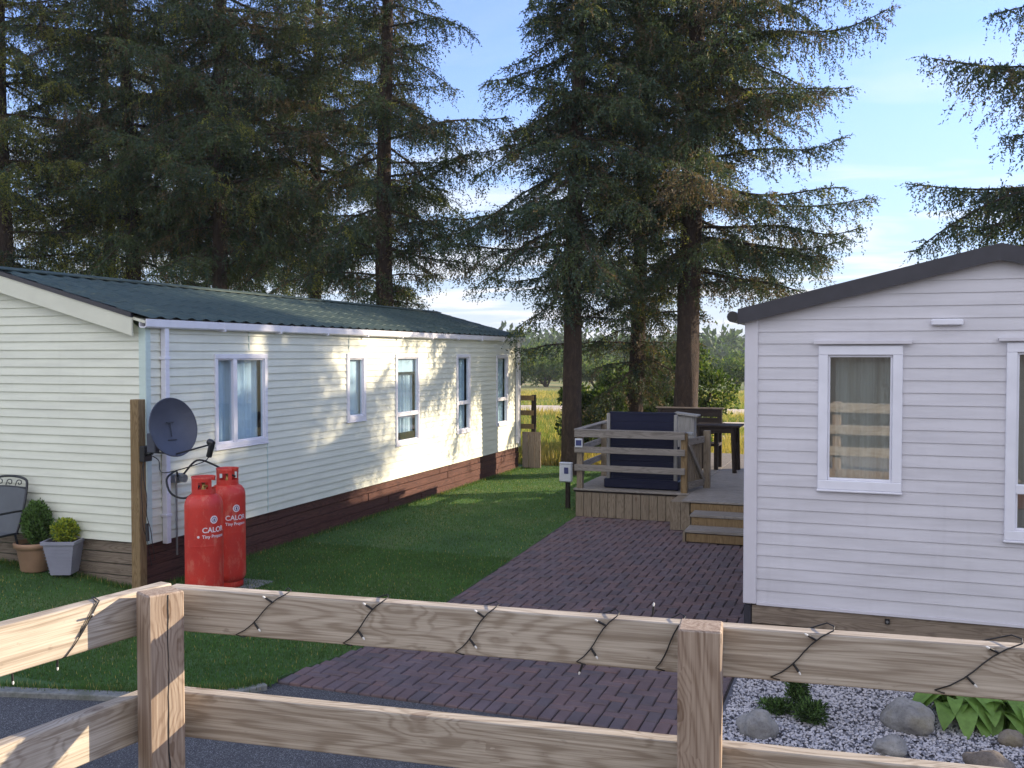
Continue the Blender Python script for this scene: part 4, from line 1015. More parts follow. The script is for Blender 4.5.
def regulator():
    g = empty('gas_regulator', (-7.09, 8.62, 1.2), 0, 'grey gas changeover regulator with looped black hoses on the cabin wall', 'regulator')
    mb = MB(); mb.box((-7.12, 8.52, 1.10), (-7.04, 8.66, 1.20), 0, .008); mb.tube([(-7.02, 8.59, 1.15), (-6.97, 8.59, 1.15)], .045, 16); wbuild(mb, 'body', M['steel'], g)
    def hose(p): 
        q = []
        P_ = [Vector(a) for a in p]
        for i in range(len(P_) - 1):
            a, b = P_[max(i - 1, 0)], P_[i]; c, d = P_[i + 1], P_[min(i + 2, len(P_) - 1)]
            for k in range(6):
                t = k / 6; q.append(.5 * ((2 * b) + (c - a) * t + (2 * a - 5 * b + 4 * c - d) * t * t + (3 * b - a - 3 * c + d) * t ** 3))
        q.append(P_[-1]); mb = MB(); mb.tube(q, .011, 8); wbuild(mb, 'hose', M['rubber'], g)
    hose([(-7.03, 8.54, 1.18), (-6.9, 8.35, 1.26), (-6.85, 8.15, 1.20), (-6.75, 8.10, 1.06), (-6.5, 8.02, 1.04), (-6.28, 7.95, 1.18)])
    hose([(-7.03, 8.64, 1.19), (-6.9, 8.7, 1.34), (-6.7, 8.72, 1.30), (-6.5, 8.70, 1.22), (-6.38, 8.67, 1.19)])
    mb = MB(); mb.tube([(-7.09, 8.59, 1.11), (-7.09, 8.59, .3)], .011, 8); wbuild(mb, 'pipe', M['steel'], g)
    return hose
regulator()

def dish():
    p = empty('timber_post', (-7.085, 8.0, 0), 0, 'treated square timber post standing at the cream cabin corner', 'post')
    post('post_body', M['postwood'], (-7.085, 8.0, -.05), 2.09, .11, .11, R(2), p, ch=.006)
    d = empty('satellite_dish', (-7.05, 7.93, 1.55), 0, 'dark grey satellite dish clamped to the timber post', 'satellite dish')
    N_ = Vector((.95, -.27, .21)).normalized(); c = Vector((-6.72, 7.99, 1.765)); U = Vector((0, 0, 1)); X = U.cross(N_).normalized(); Y = N_.cross(X)
    a, b, dep = .275, .300, .065; rings = 14; n = 48; V = []; F = []
    for s_, off in ((1, 0), (-1, -.006)):
        for i in range(rings + 1):
            q = i / rings
            for k in range(n):
                t = 2 * math.pi * k / n; V.append(c + X * (a * q * math.cos(t)) + Y * (b * q * math.sin(t)) + N_ * (dep * (q * q - 1) + off))
    for s_ in (0, 1):
        base = s_ * (rings + 1) * n
        for i in range(rings):
            for k in range(n):
                f = (base + i * n + k, base + (i + 1) * n + k, base + (i + 1) * n + (k + 1) % n, base + i * n + (k + 1) % n); F.append(f if s_ == 0 else f[::-1])
    mb = MB(); mb.add(V, F, 0, True); rim = [c + X * (a * math.cos(2 * math.pi * k / n)) + Y * (b * math.sin(2 * math.pi * k / n)) - N_ * .004 for k in range(n + 1)]
    mb.tube(rim, .007, 6); r_ = wbuild(mb, 'reflector', M['dishgrey'], d)
    mb = MB(); q = c - N_ * dep * .72
    mb.box((-.045, -.002, .05), (.045, .004, .062)); mb.box((-.008, -.002, -.09), (.0, .004, .05)); mb.box((-.05, -.002, -.13), (.05, .004, -.12))
    o = mb.build('reflector_ribs', M['black']); Mx = Matrix(((X.x, -N_.x, Y.x, q.x), (X.y, -N_.y, Y.y, q.y), (X.z, -N_.z, Y.z, q.z), (0, 0, 0, 1))); setm(o, Mx, d)
    # mount: bracket on the post, arm to the LNB
    mb = MB(); mb.box((-7.11, 7.93, 1.40), (-7.045, 8.05, 1.56), 0, .006); mb.tube([(-7.06, 7.97, 1.48), (-6.97, 7.95, 1.49), (-6.93, 7.95, 1.62)], .022, 10); wbuild(mb, 'bracket', M['black'], d)
    mb = MB(); mb.box((-6.99, 7.90, 1.50), (-6.88, 7.97, 1.70), 0, .008); wbuild(mb, 'bracket', M['dishgrey'], d)
    foot = c - Y * b * .92 - N_ * .01; ln = c + N_ * .52 - Y * .25 + X * .05
    mb = MB(); mb.tube([Vector((-6.95, 7.95, 1.50)), foot, ln - Y * .01], .009, 8); wbuild(mb, 'arm', M['iron'], d)
    hd = (c - Y * .02 - ln).normalized()
    mb = MB(); mb.tube([ln + hd * .05, ln + hd * .02, ln - hd * .02], [.030, .032, .022], 14); dn = (Vector((0, 0, -1)) - N_ * .45).normalized(); mb.tube([ln, ln + dn * .04, ln + dn * .15], [.026, .03, .028], 12); wbuild(mb, 'receiver_head', M['black'], d)
    def cable(P_, r=.004, nm='cable'):
        q = []; P_ = [Vector(a) for a in P_]
        for i in range(len(P_) - 1):
            a, b, c2, d2 = P_[max(i - 1, 0)], P_[i], P_[i + 1], P_[min(i + 2, len(P_) - 1)]
            for k in range(6):
                t = k / 6; q.append(.5 * ((2 * b) + (c2 - a) * t + (2 * a - 5 * b + 4 * c2 - d2) * t * t + (3 * b - a - 3 * c2 + d2) * t ** 3))
        q.append(P_[-1]); mb = MB(); mb.tube(q, r, 6); wbuild(mb, nm, M['rubber'], d)
    cable([ln + dn * .14, ln + dn * .2 - N_ * .1, (-6.80, 7.93, 1.30), (-6.88, 7.95, 1.42), (-6.98, 7.95, 1.47)], .0055)
    cable([(-7.06, 7.94, 1.46), (-7.05, 7.92, 1.25), (-7.02, 7.93, 1.05), (-7.04, 7.95, .85), (-7.02, 7.98, .70), (-7.06, 8.05, .55), (-7.07, 8.1, .35)])
    cable([(-7.06, 7.94, 1.44), (-7.08, 7.92, 1.2), (-7.06, 7.91, .95), (-7.07, 7.93, .72), (-7.05, 7.96, .60), (-7.08, 8.06, .3)], .0035)
    mb = MB(); mb.tube([(-7.05, 7.96, .76), (-7.03, 7.95, .58)], .018, 8); wbuild(mb, 'cable_joint', M['black'], d)
DX = set(bpy.data.objects); dish()
for o_ in bpy.data.objects:
    if o_ not in DX and o_.name.startswith('satellite_dish'): o_.location.x += .10

# ------------------------------------------------------------------ leaf clouds
def leaf_cloud(name, lumps, n, size, mats, wts, parent=None, seed=0, up=.3, shell=.55, aspect=.5, gaps=.0):
    """lumps = [(cx,cy,cz,rx,ry,rz)]; pointed leaves (two triangles folded) scattered through the lumps"""
    rng = np.random.default_rng(seed); lumps = np.array(lumps, float); vol = lumps[:, 3] * lumps[:, 4] + lumps[:, 4] * lumps[:, 5]
    k = rng.choice(len(lumps), n, p=vol / vol.sum()); d = rng.normal(size=(n, 3)); d /= np.linalg.norm(d, axis=1)[:, None]
    rad = shell + (1 - shell) * rng.random(n) ** .7; wob = 1 + .22 * np.sin(d[:, :1] * 5 + k[:, None]) * np.cos(d[:, 1:2] * 6 + d[:, 2:3] * 4)
    P = lumps[k, :3] + d * rad[:, None] * lumps[k, 3:6] * wob
    a = d * .7 + rng.normal(size=(n, 3)) * .7; a[:, 2] += up; a /= np.linalg.norm(a, axis=1)[:, None]
    b = np.cross(a, rng.normal(size=(n, 3))); b /= np.linalg.norm(b, axis=1)[:, None]
    s = size * rng.uniform(.6, 1.25, n)[:, None]; w = b * s * aspect * .5
    V = np.stack([P, P + a * s * .5 + w, P + a * s, P + a * s * .5 - w], 1).reshape(-1, 3)
    F = np.arange(n * 4).reshape(n, 4); mi = rng.choice(len(mats), n, p=wts)
    o = np_mesh(name, V, F, mats, mi); return setm(o, Matrix.Identity(4), parent)

def pots():
    a = empty('potted_conifer', (-9.0, 8.0, 0), 0, 'round tan terracotta pot holding an egg shaped clipped conifer', 'potted plant')
    x, y = -8.52, 8.02
    mb = MB(); mb.lathe([(0, 0), (.135, 0), (.15, .02), (.185, .24), (.195, .262), (.218, .27), (.222, .315), (.212, .325), (.195, .322), (.188, .27), (0, .27)], 40, 0, (x, y)); pa = wbuild(mb, 'pot', M['terracotta'], a)
    mb = MB(); mb.lathe([(0, .288), (.1, .292), (.188, .283)], 24, 0, (x, y)); wbuild(mb, 'soil', M['soil'], pa)
    leaf_cloud('foliage', [(x + .02, y, .50, .145, .145, .21), (x + .02, y, .62, .10, .10, .14)], 9000, .035, [M['topiary'], M['leaf3']], [.8, .2], a, 5, up=1.2, shell=.6, aspect=.35)
    leaf_cloud('foliage', [(x + .02, y, .51, .11, .11, .18)], 2500, .05, [M['leaf3']], [1], a, 6, up=1, shell=.1)
    b = empty('potted_shrub', (-8.45, 7.95, 0), 0, 'blue grey square tapered planter holding a low lime green shrub', 'potted plant')
    x, y, h = -8.13, 8.04, .37; mb = MB(); rz = R(22)
    def sq(r, z): return [(x + r * math.cos(rz + math.pi / 4 + k * math.pi / 2) * 1.414, y + r * math.sin(rz + math.pi / 4 + k * math.pi / 2) * 1.414, z) for k in range(4)]
    rows = [(.105, 0), (.107, .01), (.160, h - .04), (.178, h - .035), (.182, h), (.162, h), (.158, h - .05)]
    V = [p for r, z in rows for p in sq(r, z)]; F = [(i * 4 + k, i * 4 + (k + 1) % 4, i * 4 + 4 + (k + 1) % 4, i * 4 + 4 + k) for i in range(6) for k in range(4)]; F.append((0, 3, 2, 1)); F.append((24, 25, 26, 27))
    mb.add(V, F); pb = wbuild(mb, 'planter', M['slate_pot'], b)
    mb = MB(); mb.add(sq(.156, h - .03), [(0, 1, 2, 3)]); wbuild(mb, 'soil', M['soil'], pb)
    for k in range(8):
        rr = .112 + .0062 * k + .006; zz = .03 + k * .036
        mb = MB(); mb.add(sq(rr + .001, zz) + sq(rr + .0022, zz + .005), [(0, 1, 5, 4), (1, 2, 6, 5), (2, 3, 7, 6), (3, 0, 4, 7)]) ; wbuild(mb, 'weave_band', M['slate_pot'], pb)
    leaf_cloud('foliage', [(x, y, h + .08, .125, .125, .11), (x + .03, y, h + .12, .08, .08, .08)], 5200, .045, [M['topiary2'], M['topiary']], [.65, .35], b, 8, up=.9, shell=.35, aspect=.35)
PX = set(bpy.data.objects); pots()
def chair():
    c = empty('garden_chair', (-9.5, 7.9, 0), 0, 'dark metal garden chair with grey sling back, cut by the left edge', 'chair')
    x0, x1, y = -9.22, -8.66, 7.90
    # faces the road (-Y)
    def curve(P_, r, nm, mat='iron'):
        q = []; P_ = [Vector(a) for a in P_]
        for i in range(len(P_) - 1):
            a, b, c2, d2 = P_[max(i - 1, 0)], P_[i], P_[i + 1], P_[min(i + 2, len(P_) - 1)]
            for k in range(5):
                t = k / 5; q.append(.5 * ((2 * b) + (c2 - a) * t + (2 * a - 5 * b + 4 * c2 - d2) * t * t + (3 * b - a - 3 * c2 + d2) * t ** 3))
        q.append(P_[-1]); mb = MB(); mb.tube(q, r, 8); return wbuild(mb, nm, M[mat], c)
    curve([(x0, y, .42), (x0 - .01, y + .08, .65), (x0 + .02, y + .17, .93), (x0 + .10, y + .20, .995), ((x0 + x1) / 2, y + .205, 1.015), (x1 - .10, y + .20, .995), (x1 - .02, y + .17, .93), (x1 + .01, y + .08, .65), (x1, y, .42)], .014, 'back_frame')
    curve([(x0 + .02, y + .15, .90), ((x0 + x1) / 2, y + .165, .905), (x1 - .02, y + .15, .90)], .010, 'back_rail')
    for k in range(3):
        cx = x0 + .14 + k * .14
        curve([(cx - .05, y + .17, .915), (cx - .03, y + .18, .97), (cx + .02, y + .18, .975), (cx + .03, y + .175, .94), (cx, y + .17, .93), (cx - .01, y + .175, .95)], .005, 'scroll')
    mb = MB(); mb.add([(x0 + .01, y + .0, .42), (x1 - .01, y, .42), (x1 - .0, y + .08, .65), (x0 + .0, y + .08, .65), (x1 - .025, y + .15, .90), (x0 + .025, y + .15, .90)], [(0, 1, 2, 3), (3, 2, 4, 5)])
    mb.add([(x0 + .01, y + .006, .42), (x1 - .01, y + .006, .42), (x1 - .0, y + .086, .65), (x0 + .0, y + .086, .65), (x1 - .025, y + .156, .90), (x0 + .025, y + .156, .90)], [(3, 2, 1, 0), (5, 4, 2, 3)]); wbuild(mb, 'backrest', M['sling'], c)
    mb = MB(); mb.box((x0 + .01, y - .46, .405), (x1 - .01, y + .01, .42), 0, .004); wbuild(mb, 'seat', M['sling'], c)
    for x in (x0, x1):
        s = -1 if x == x0 else 1
        curve([(x, y + .02, .42), (x, y - .46, .42), (x + .01 * s, y - .50, .38), (x + .01 * s, y - .46, .02)], .013, 'leg')
        curve([(x, y - .02, .42), (x + .01 * s, y + .08, .02)], .013, 'leg')
        curve([(x + .02 * s, y + .08, .66), (x + .045 * s, y - .1, .67), (x + .045 * s, y - .40, .66), (x + .03 * s, y - .46, .60), (x + .01 * s, y - .44, .42)], .012, 'armrest')
chair()
for o_ in bpy.data.objects:
    if o_ not in PX and o_.parent is None: o_.location.z += .135

# rocks, shrub, hosta in the gravel
def rock(loc, s, rz, mat, seed, label):
    import bmesh
    bm = bmesh.new(); bmesh.ops.create_icosphere(bm, subdivisions=4, radius=1)
    for v in bm.verts:
        p = v.co.copy(); n = mnoise.noise(p * 1.1 + Vector((seed * 7.3, 0, 0))) * .28 + mnoise.noise(p * 2.6 + Vector((seed, 5, 0))) * .10 + mnoise.noise(p * 7 + Vector((seed, 0, 9))) * .03
        q = p * (1 + n); q = Vector((q.x * s[0], q.y * s[1], q.z * s[2])); v.co = q
    me = bpy.data.meshes.new('boulder'); bm.to_mesh(me); bm.free(); me.materials.append(mat)
    for p in me.polygons: p.use_smooth = True
    o = bpy.data.objects.new('boulder', me); COL.objects.link(o); o.location = (loc[0], loc[1], s[2] * .55); o.rotation_euler = (0, 0, rz); tag(o, label, 'rock', 'boulders on the gravel bed')
rock((-.64, 6.45), (.125, .11, .10), .3, M['rock'], 1, 'grey rounded boulder at the left end of the gravel bed, beside the small conifer')
rock((.30, 6.88), (.20, .13, .125), -.7, M['rock'], 2, 'largest pale boulder lying tilted in the middle of the gravel bed')
rock((.17, 6.42), (.105, .08, .07), .2, M['rock'], 3, 'small grey stone just below the largest boulder')
rock((.72, 6.28), (.15, .10, .09), -.5, M['rock2'], 4, 'rough brown boulder cut by the lower fence rail')
rock((.90, 6.82), (.075, .06, .06), 0, M['rock2'], 5, 'smallest brown stone, in front of the broad leaved plant')
sh = empty('dwarf_conifer', (-.4, 6.9, 0), 0, 'small dark green feathery conifer on the gravel', 'shrub')
leaf_cloud('foliage', [(-.42, 6.93, .15, .07, .07, .16), (-.32, 6.76, .07, .10, .08, .07), (-.56, 6.86, .05, .11, .06, .04), (-.43, 7.0, .24, .04, .04, .09)], 4200, .045, [M['leaf3'], M['topiary']], [.6, .4], sh, 3, up=.5, shell=.2, aspect=.22)
mb = MB(); mb.tube([(-.4, 6.92, 0), (-.41, 6.95, .3)], [.012, .005], 6); wbuild(mb, 'stem', M['bark'], sh)
def hosta(cx, cy, n, seed):
    h = empty('hosta_plant', (cx, cy, 0), 0, 'clump of broad bright green hosta leaves by the cabin skirting', 'plant')
    rng = random.Random(seed); mb = MB()
    for i in range(n):
        a = rng.uniform(0, 2 * math.pi); t = rng.random(); el = rng.uniform(.15, .8); L_ = rng.uniform(.14, .22); w = L_ * .40
        d = Vector((math.cos(a), math.sin(a), 0)); s = Vector((-d.y, d.x, 0)); base = Vector((cx + rng.uniform(-.35, .35), cy + rng.uniform(-.16, .16), .0)) + d * .05 + Vector((0, 0, rng.uniform(.09, .20)))
        V = []; m_ = 6
        for j in range(m_ + 1):
            u = j / m_; p = base + d * L_ * u + Vector((0, 0, L_ * (el * u - 1.1 * u * u)))
            ww = w * math.sin(math.pi * min(1, u * .93 + .07)) ** .7 * (1 - .25 * u)
            if j == m_: ww = .001
            V += [p - s * ww + Vector((0, 0, ww * .35)), p, p + s * ww + Vector((0, 0, ww * .35))]
        F = [f for j in range(m_) for f in ((j * 3, j * 3 + 1, j * 3 + 4, j * 3 + 3), (j * 3 + 1, j * 3 + 2, j * 3 + 5, j * 3 + 4))]
        mb.add(V, F, 0, True); mb.tube([(cx + (base.x - cx) * .3, cy + (base.y - cy) * .3, 0), base], .004, 4)
    wbuild(mb, 'leaves', M['hosta'], h)
hosta(.86, 7.22, 210, 4)

# ------------------------------------------------------------------ grass
def in_poly(P, poly):
    x, y = P[:, 0], P[:, 1]; ins = np.zeros(len(P), bool); n = len(poly)
    for i in range(n):
        x0, y0 = poly[i]; x1, y1 = poly[(i + 1) % n]
        c = ((y0 > y) != (y1 > y)) & (x < (x1 - x0) * (y - y0) / (y1 - y0 + 1e-12) + x0); ins ^= c
    return ins
def blades(name, P, h0, h1, w, mats, wts, seed, z=None, lean=.5):
    rng = np.random.default_rng(seed); n = len(P); a = rng.uniform(0, 2 * np.pi, n); h = rng.uniform(h0, h1, n)
    d = np.stack([np.cos(a), np.sin(a)], 1); b = rng.uniform(0, 2 * np.pi, n); l = np.stack([np.cos(b), np.sin(b)], 1) * (h * lean * rng.random(n))[:, None]
    zz = np.zeros(n) if z is None else z; ww = w * rng.uniform(.6, 1.3, n)[:, None]
    A = np.concatenate([P[:, :2] - d * ww, zz[:, None]], 1); B = np.concatenate([P[:, :2] + d * ww, zz[:, None]], 1); T = np.concatenate([P[:, :2] + l, (zz + h)[:, None]], 1)
    V = np.stack([A, B, T], 1).reshape(-1, 3); return np_mesh(name, V, np.arange(n * 3).reshape(n, 3), mats, rng.choice(len(mats), n, p=wts))
rng0 = np.random.default_rng(1)
def pts_lawn():
    out = []
    for n, box in ((120000, (-7.2, -3.9, 5.6, 11)), (70000, (-7.2, -3.9, 11, 20.5)), (60000, (-11, -7.1, 4.6, 8.2))):
        P = np.stack([rng0.uniform(box[0], box[1], n), rng0.uniform(box[2], box[3], n)], 1); out.append(P[in_poly(P, lawn_poly)])
    return np.concatenate(out)
P = pts_lawn(); P = P[~((P[:, 0] < -7.11) & (P[:, 1] > 8.2))]
LZ = np.array([lawn_z(x, y) if x < -7.1 else 0. for x, y in P])
tag(blades('grass', P, .012, .034, .0038, [M['blade'], M['blade2'], M['straw']], [.74, .235, .025], 2, LZ), 'short mown green grass of the lawn', 'grass', kind='stuff')
n = 5000; k = rng0.integers(0, len(kp) - 1, n); t = rng0.random(n); K = np.array(kp); P = K[k] + (K[k + 1] - K[k]) * t[:, None] + rng0.normal(0, .03, (n, 2)) + np.array([-.0, .07])
P2 = np.stack([rng0.uniform(-7.14, -7.05, 5000), rng0.uniform(8.3, 20, 5000)], 1); P3 = np.stack([rng0.uniform(-11, -7.1, 3500), rng0.normal(8.13, .04, 3500)], 1); PW = np.concatenate([P, P2, P3]); LW = np.array([lawn_z(x, y) if x < -7.1 and y > 7 else 0. for x, y in PW])
tag(blades('weeds', PW, .02, .075, .004, [M['blade'], M['blade2'], M['straw']], [.6, .3, .1], 3, LW), 'longer untrimmed grass along the kerb and skirting', 'grass', kind='stuff')
# sandy tracks crossing the field, then field grass
TR = [(44.5, 51.0, -40, 6), (35.2, 38.8, -9.5, 6), (29.6, 31.2, -6.3, 6)]
def track(P):
    m = np.zeros(len(P), bool)
    for y0, y1, x0, x1 in TR: m |= (P[:, 1] > y0 + .5 * np.sin(P[:, 0] * .5)) & (P[:, 1] < y1 + .5 * np.sin(P[:, 0] * .4 + 1)) & (P[:, 0] > x0) & (P[:, 0] < x1)
    return m
for y0, y1, x0, x1 in TR:
    mb = MB(); n_ = 60; V = []
    for i in range(n_ + 1):
        x = x0 + (x1 - x0) * i / n_
        for j in range(5):
            t = j / 4; y = y0 + .5 * math.sin(x * .5) + (y1 - y0 + .5 * math.sin(x * .4 + 1) - .5 * math.sin(x * .5)) * t; V.append((x, y, terrain_z(x, y) + .045))
    mb.add(V, [(i * 5 + j, i * 5 + 5 + j, i * 5 + 6 + j, i * 5 + 1 + j) for i in range(n_) for j in range(4)], 0, True); tag(mb.build('path', M['track']), kind='structure')
n = 90000; a = rng0.uniform(R(93), R(114), n); r_ = 20.8 + 60 * rng0.random(n) ** 1.6
P = np.stack([np.cos(a) * r_, np.sin(a) * r_], 1); P = P[(P[:, 1] > 20.7) & ~track(P)]; zz = np.array([terrain_z(x, y) for x, y in P])
pat = np.sin(P[:, 0] * .21 + 1.0) + np.sin(P[:, 1] * .33) + .8 * np.sin(P[:, 0] * .5 + P[:, 1] * .8)
for m_, nm, lab, hh, mats in ((pat > .35, 'dry_grass', 'tall straw coloured grass across the field', (.15, .42), [M['straw'], M['field_green']]), (pat <= .35, 'field_grass', 'rough yellow green grass across the field', (.08, .28), [M['field_green'], M['straw']])):
    tag(blades(nm, P[m_], hh[0], hh[1], .018, mats, [.75, .25], 5, zz[m_], .7), lab, 'grass', kind='stuff')
# ------------------------------------------------------------------ trees
def norm(a): return a / np.maximum(np.linalg.norm(a, axis=-1, keepdims=True), 1e-9)
def limb_path(z0, az, L, E, droop, rng, up=.0, step=.12):
    n = max(4, int(L / step)); s = np.linspace(0, 1, n + 1)
    rr = L * s; wig = rng.normal(0, .09) * L * np.sin(s * 2.6) + rng.normal(0, .02) * L * np.sin(s * 6)
    z = z0 + rr * math.tan(E) - droop * L * s ** 1.6 + up * L * s ** 3 + L * .035 * np.sin(s * rng.uniform(4, 9) + rng.uniform(0, 6)) * s
    ca, sa = math.cos(az), math.sin(az); return np.stack([rr * ca - wig * sa, rr * sa + wig * ca, z], 1)
def make_spruce(seed, H, zb, Lmax, r0, whorl=.36, per=5, dens=1.0, az_ok=None, extra=(), zvis=12.5, brown=.16, hang=.5, lean=0., bare=.12, zpeak=6, blue=.3, fill=1.0, yel=.06):
    rng = np.random.default_rng(seed)
    # trunk
    mb = MB(); nz = 46; n = 18; V = []; F = []
    for i in range(nz + 1):
        z = -.3 + (H + .3) * (i / nz) ** 1.25; r = r0 * (1 - (z / H)) ** .85 + .012 + r0 * .35 * math.exp(-max(z + .3, 0) * 2.2) if z < H else .01
        cx = lean * z + .10 * math.sin(z * .35 + seed); cy = .08 * math.sin(z * .28 + seed * 2)
        for k in range(n):
            a = 2 * math.pi * k / n; rr = r * (1 + .07 * math.sin(a * 5 + z * .9 + seed) + .05 * math.sin(a * 3 - z * 2.1)); V.append((cx + rr * math.cos(a), cy + rr * math.sin(a), z))
    for i in range(nz):
        for k in range(n): F.append((i * n + k, i * n + (k + 1) % n, (i + 1) * n + (k + 1) % n, (i + 1) * n + k))
    mb.add(V, F, 0, True)
    limbs = []
    z = zb
    while z < H - .5:
        far = z > zvis; w = whorl * (2.0 if far else 1) * rng.uniform(.75, 1.25); k = rng.poisson(per) if z > zb + .8 else max(2, int(per * .6)); k = max(2, k)
        a0 = rng.uniform(0, 2 * np.pi)
        prof = min(1.0, ((H - z) / (H - zpeak)) ** .8) * (min(1, .62 + .38 * (z - zb) / 2.0))
        for j in range(k):
            az = a0 + 2 * np.pi * j / k + rng.normal(0, .25); L = Lmax * prof * rng.uniform(.55, 1.08)
            if az_ok and not az_ok(az % (2 * np.pi), z): 
                L = min(L, .9 + rng.random() * .5)
            limbs.append((z + rng.uniform(-.12, .12), az, max(L, .35), R(rng.uniform(-8, 30)), rng.uniform(.15, .62), rng.uniform(.03, .16), far))
        z += w
    for j in range(int((min(zvis, H) - zb) * 7 * fill)):
        z = rng.uniform(zb, min(zvis, H - 1)); limbs.append((z, rng.uniform(0, 2 * np.pi), rng.uniform(.6, 1.9) * min(1, Lmax / 3), R(rng.uniform(-10, 25)), rng.uniform(.2, .7), .05, False))
    for e in extra: limbs.append(tuple(e) + (False,))
    lm = MB(); P_, D_, Ln, MI, far_ = [], [], [], [], []
    for (z0, az, L, E, dr, up, far) in limbs:
        pth = limb_path(z0, az, L, E, dr, rng, up, .1); cx = lean * z0 + .10 * math.sin(z0 * .35 + seed); cy = .08 * math.sin(z0 * .28 + seed * 2); pth[:, 0] += cx; pth[:, 1] += cy
        rb = .008 + .0085 * L; dead_limb = rng.random() < brown * .5
        if not far or L > 1.5:
            sub = pth[::2] if len(pth) > 6 else pth; lm.tube([tuple(p) for p in sub], [rb * (1 - .85 * i / (len(sub) - 1)) + .003 for i in range(len(sub))], 5, 0, False)
        fw = norm(np.gradient(pth, axis=0)); side = norm(np.stack([-fw[:, 1], fw[:, 0], 0 * fw[:, 0]], 1))
        n_ = len(pth); t = np.linspace(0, 1, n_)
        # secondary branches left and right of the limb
        for sgn in (-1, 1):
            q = bare + .1 * rng.random()
            while q < .99:
                i = min(n_ - 1, int(q * n_)); l2 = (.25 + .95 * math.sin(math.pi * min(1, q * .82 + .20)) * min(1.15, L / 3.0)) * rng.uniform(.45, 1.15)
                l2 = min(l2, (1 - q) * L + .45)
                q += (.30 if far else .135) / L * rng.uniform(.6, 1.4) / dens
                d = side[i] * sgn * rng.uniform(.55, 1.0) + fw[i] * rng.uniform(.3, .9) + np.array([0, 0, rng.uniform(-.45, .12)]); d /= np.linalg.norm(d)
                m = max(3, int(l2 / (.13 if far else .052))); u = (np.arange(m) + rng.random(m)) / m; pos = pth[i] + d * (u * l2)[:, None]; sag = rng.uniform(.15, .5) * (1 + hang * .5); pos[:, 2] -= sag * l2 * u ** 2
                if not far and l2 > .5 and rng.random() < .6: lm.tube([tuple(pth[i]), tuple(pth[i] + d * l2 * .5 - np.array([0, 0, sag * l2 * .25])), tuple(pth[i] + d * l2 * .95 - np.array([0, 0, sag * l2 * .9]))], [.007, .005, .002], 3, 0, False)
                sd = norm(np.cross(d, np.array([0, 0, 1.])))
                s2 = np.where(rng.random(m) < .5, -1, 1)[:, None]
                hg = (rng.random(m) < .42 * hang)[:, None]
                dd = np.where(hg, np.array([0, 0, -1.]) + rng.normal(0, .25, (m, 3)), d * rng.uniform(.4, 1, (m, 1)) + sd * s2 * rng.uniform(.4, 1., (m, 1)) + np.array([0, 0, -1.]) * rng.uniform(-.1, .7, (m, 1)))
                ln = rng.uniform(.10, .26, m) * (1.05 - .45 * u); ln = np.where(hg[:, 0], ln * 1.6, ln)
                if far: ln = ln * 1.6
                P_.append(pos); D_.append(norm(dd)); Ln.append(ln); far_.append(np.full(m, far))
                inner = max(0, .45 - q) * 1.2
                pb = min(.85, (.75 if dead_limb else brown * .55) + inner * .8); r_ = rng.random()
                base = 2 if r_ < pb else (1 if r_ < pb + blue else (3 if r_ > 1 - yel else 0))
                MI.append(np.where(rng.random(m) < .8, base, rng.choice([0, 1, 2], m, p=[.6, .2, .2])))
        if not far:
            m = int(L / .035); k_ = rng.integers(int(n_ * .12), n_, m); hd = rng.normal(size=(m, 3)); hd[:, 2] = hd[:, 2] * .6 - .1
            P_.append(pth[k_]); D_.append(norm(fw[k_] * .6 + norm(hd))); Ln.append(rng.uniform(.08, .26, m)); far_.append(np.zeros(m, bool)); MI.append(np.where(t[k_] < .4, rng.choice([0, 2], m), rng.choice([0, 1, 2, 3], m, p=[.5, .25, .2, .05])))
        P_.append(pth[-3:]); D_.append(fw[-3:]); Ln.append(np.full(len(pth[-3:]), .3)); MI.append(np.zeros(len(pth[-3:]), int)); far_.append(np.full(len(pth[-3:]), far))
    # top
    P = np.concatenate(P_); D = np.concatenate(D_); Lx = np.concatenate(Ln); MI = np.concatenate(MI); FR = np.concatenate(far_)
    # needles tufts along each shoot (curving down)
    sp = np.where(FR, .07, .030); cnt = np.maximum(2, (Lx / sp)).astype(int); idx = np.repeat(np.arange(len(P)), cnt)
    st = np.concatenate([[0], np.cumsum(cnt)[:-1]]); u = (np.arange(len(idx)) - st[idx] + rng.random(len(idx))) / cnt[idx]
    pos = P[idx] + D[idx] * (u * Lx[idx])[:, None]; pos[:, 2] -= .32 * Lx[idx] * u ** 2
    dd = D[idx].copy(); dd[:, 2] -= .6 * u; dd = norm(dd)
    m = len(idx); tip = norm(dd * rng.uniform(.35, 1.1, (m, 1)) + norm(rng.normal(size=(m, 3))) * .8)
    w = norm(np.cross(tip, rng.normal(size=(m, 3)))); fr = FR[idx]; sz = rng.uniform(.045, .085, m) * np.where(fr, 2.2, 1) * (1.1 - .35 * u); wd = rng.uniform(.011, .019, m) * np.where(fr, 2.4, 1)
    V = np.stack([pos - w * wd[:, None], pos + w * wd[:, None], pos + tip * sz[:, None]], 1).reshape(-1, 3)
    F = np.arange(m * 3).reshape(m, 3)
    print('spruce', seed, 'limbs', len(limbs), 'tufts', m)
    return mb, lm, V, F, MI[idx]
NM = [M['n_green'], M['n_blue'], M['n_brown'], M['n_yellow']]
def spruce(loc, label, group=None, **kw):
    t = empty('spruce_tree', loc, 0, label, 'spruce tree', group or 'spruce trees along the field edge')
    mb, lm, V, F, mi = make_spruce(**kw)
    mb.build('trunk', M['bark'], t); lm.build('branches', M['bark'], t); np_mesh('crown', V, F, NM, mi, t)
    return t
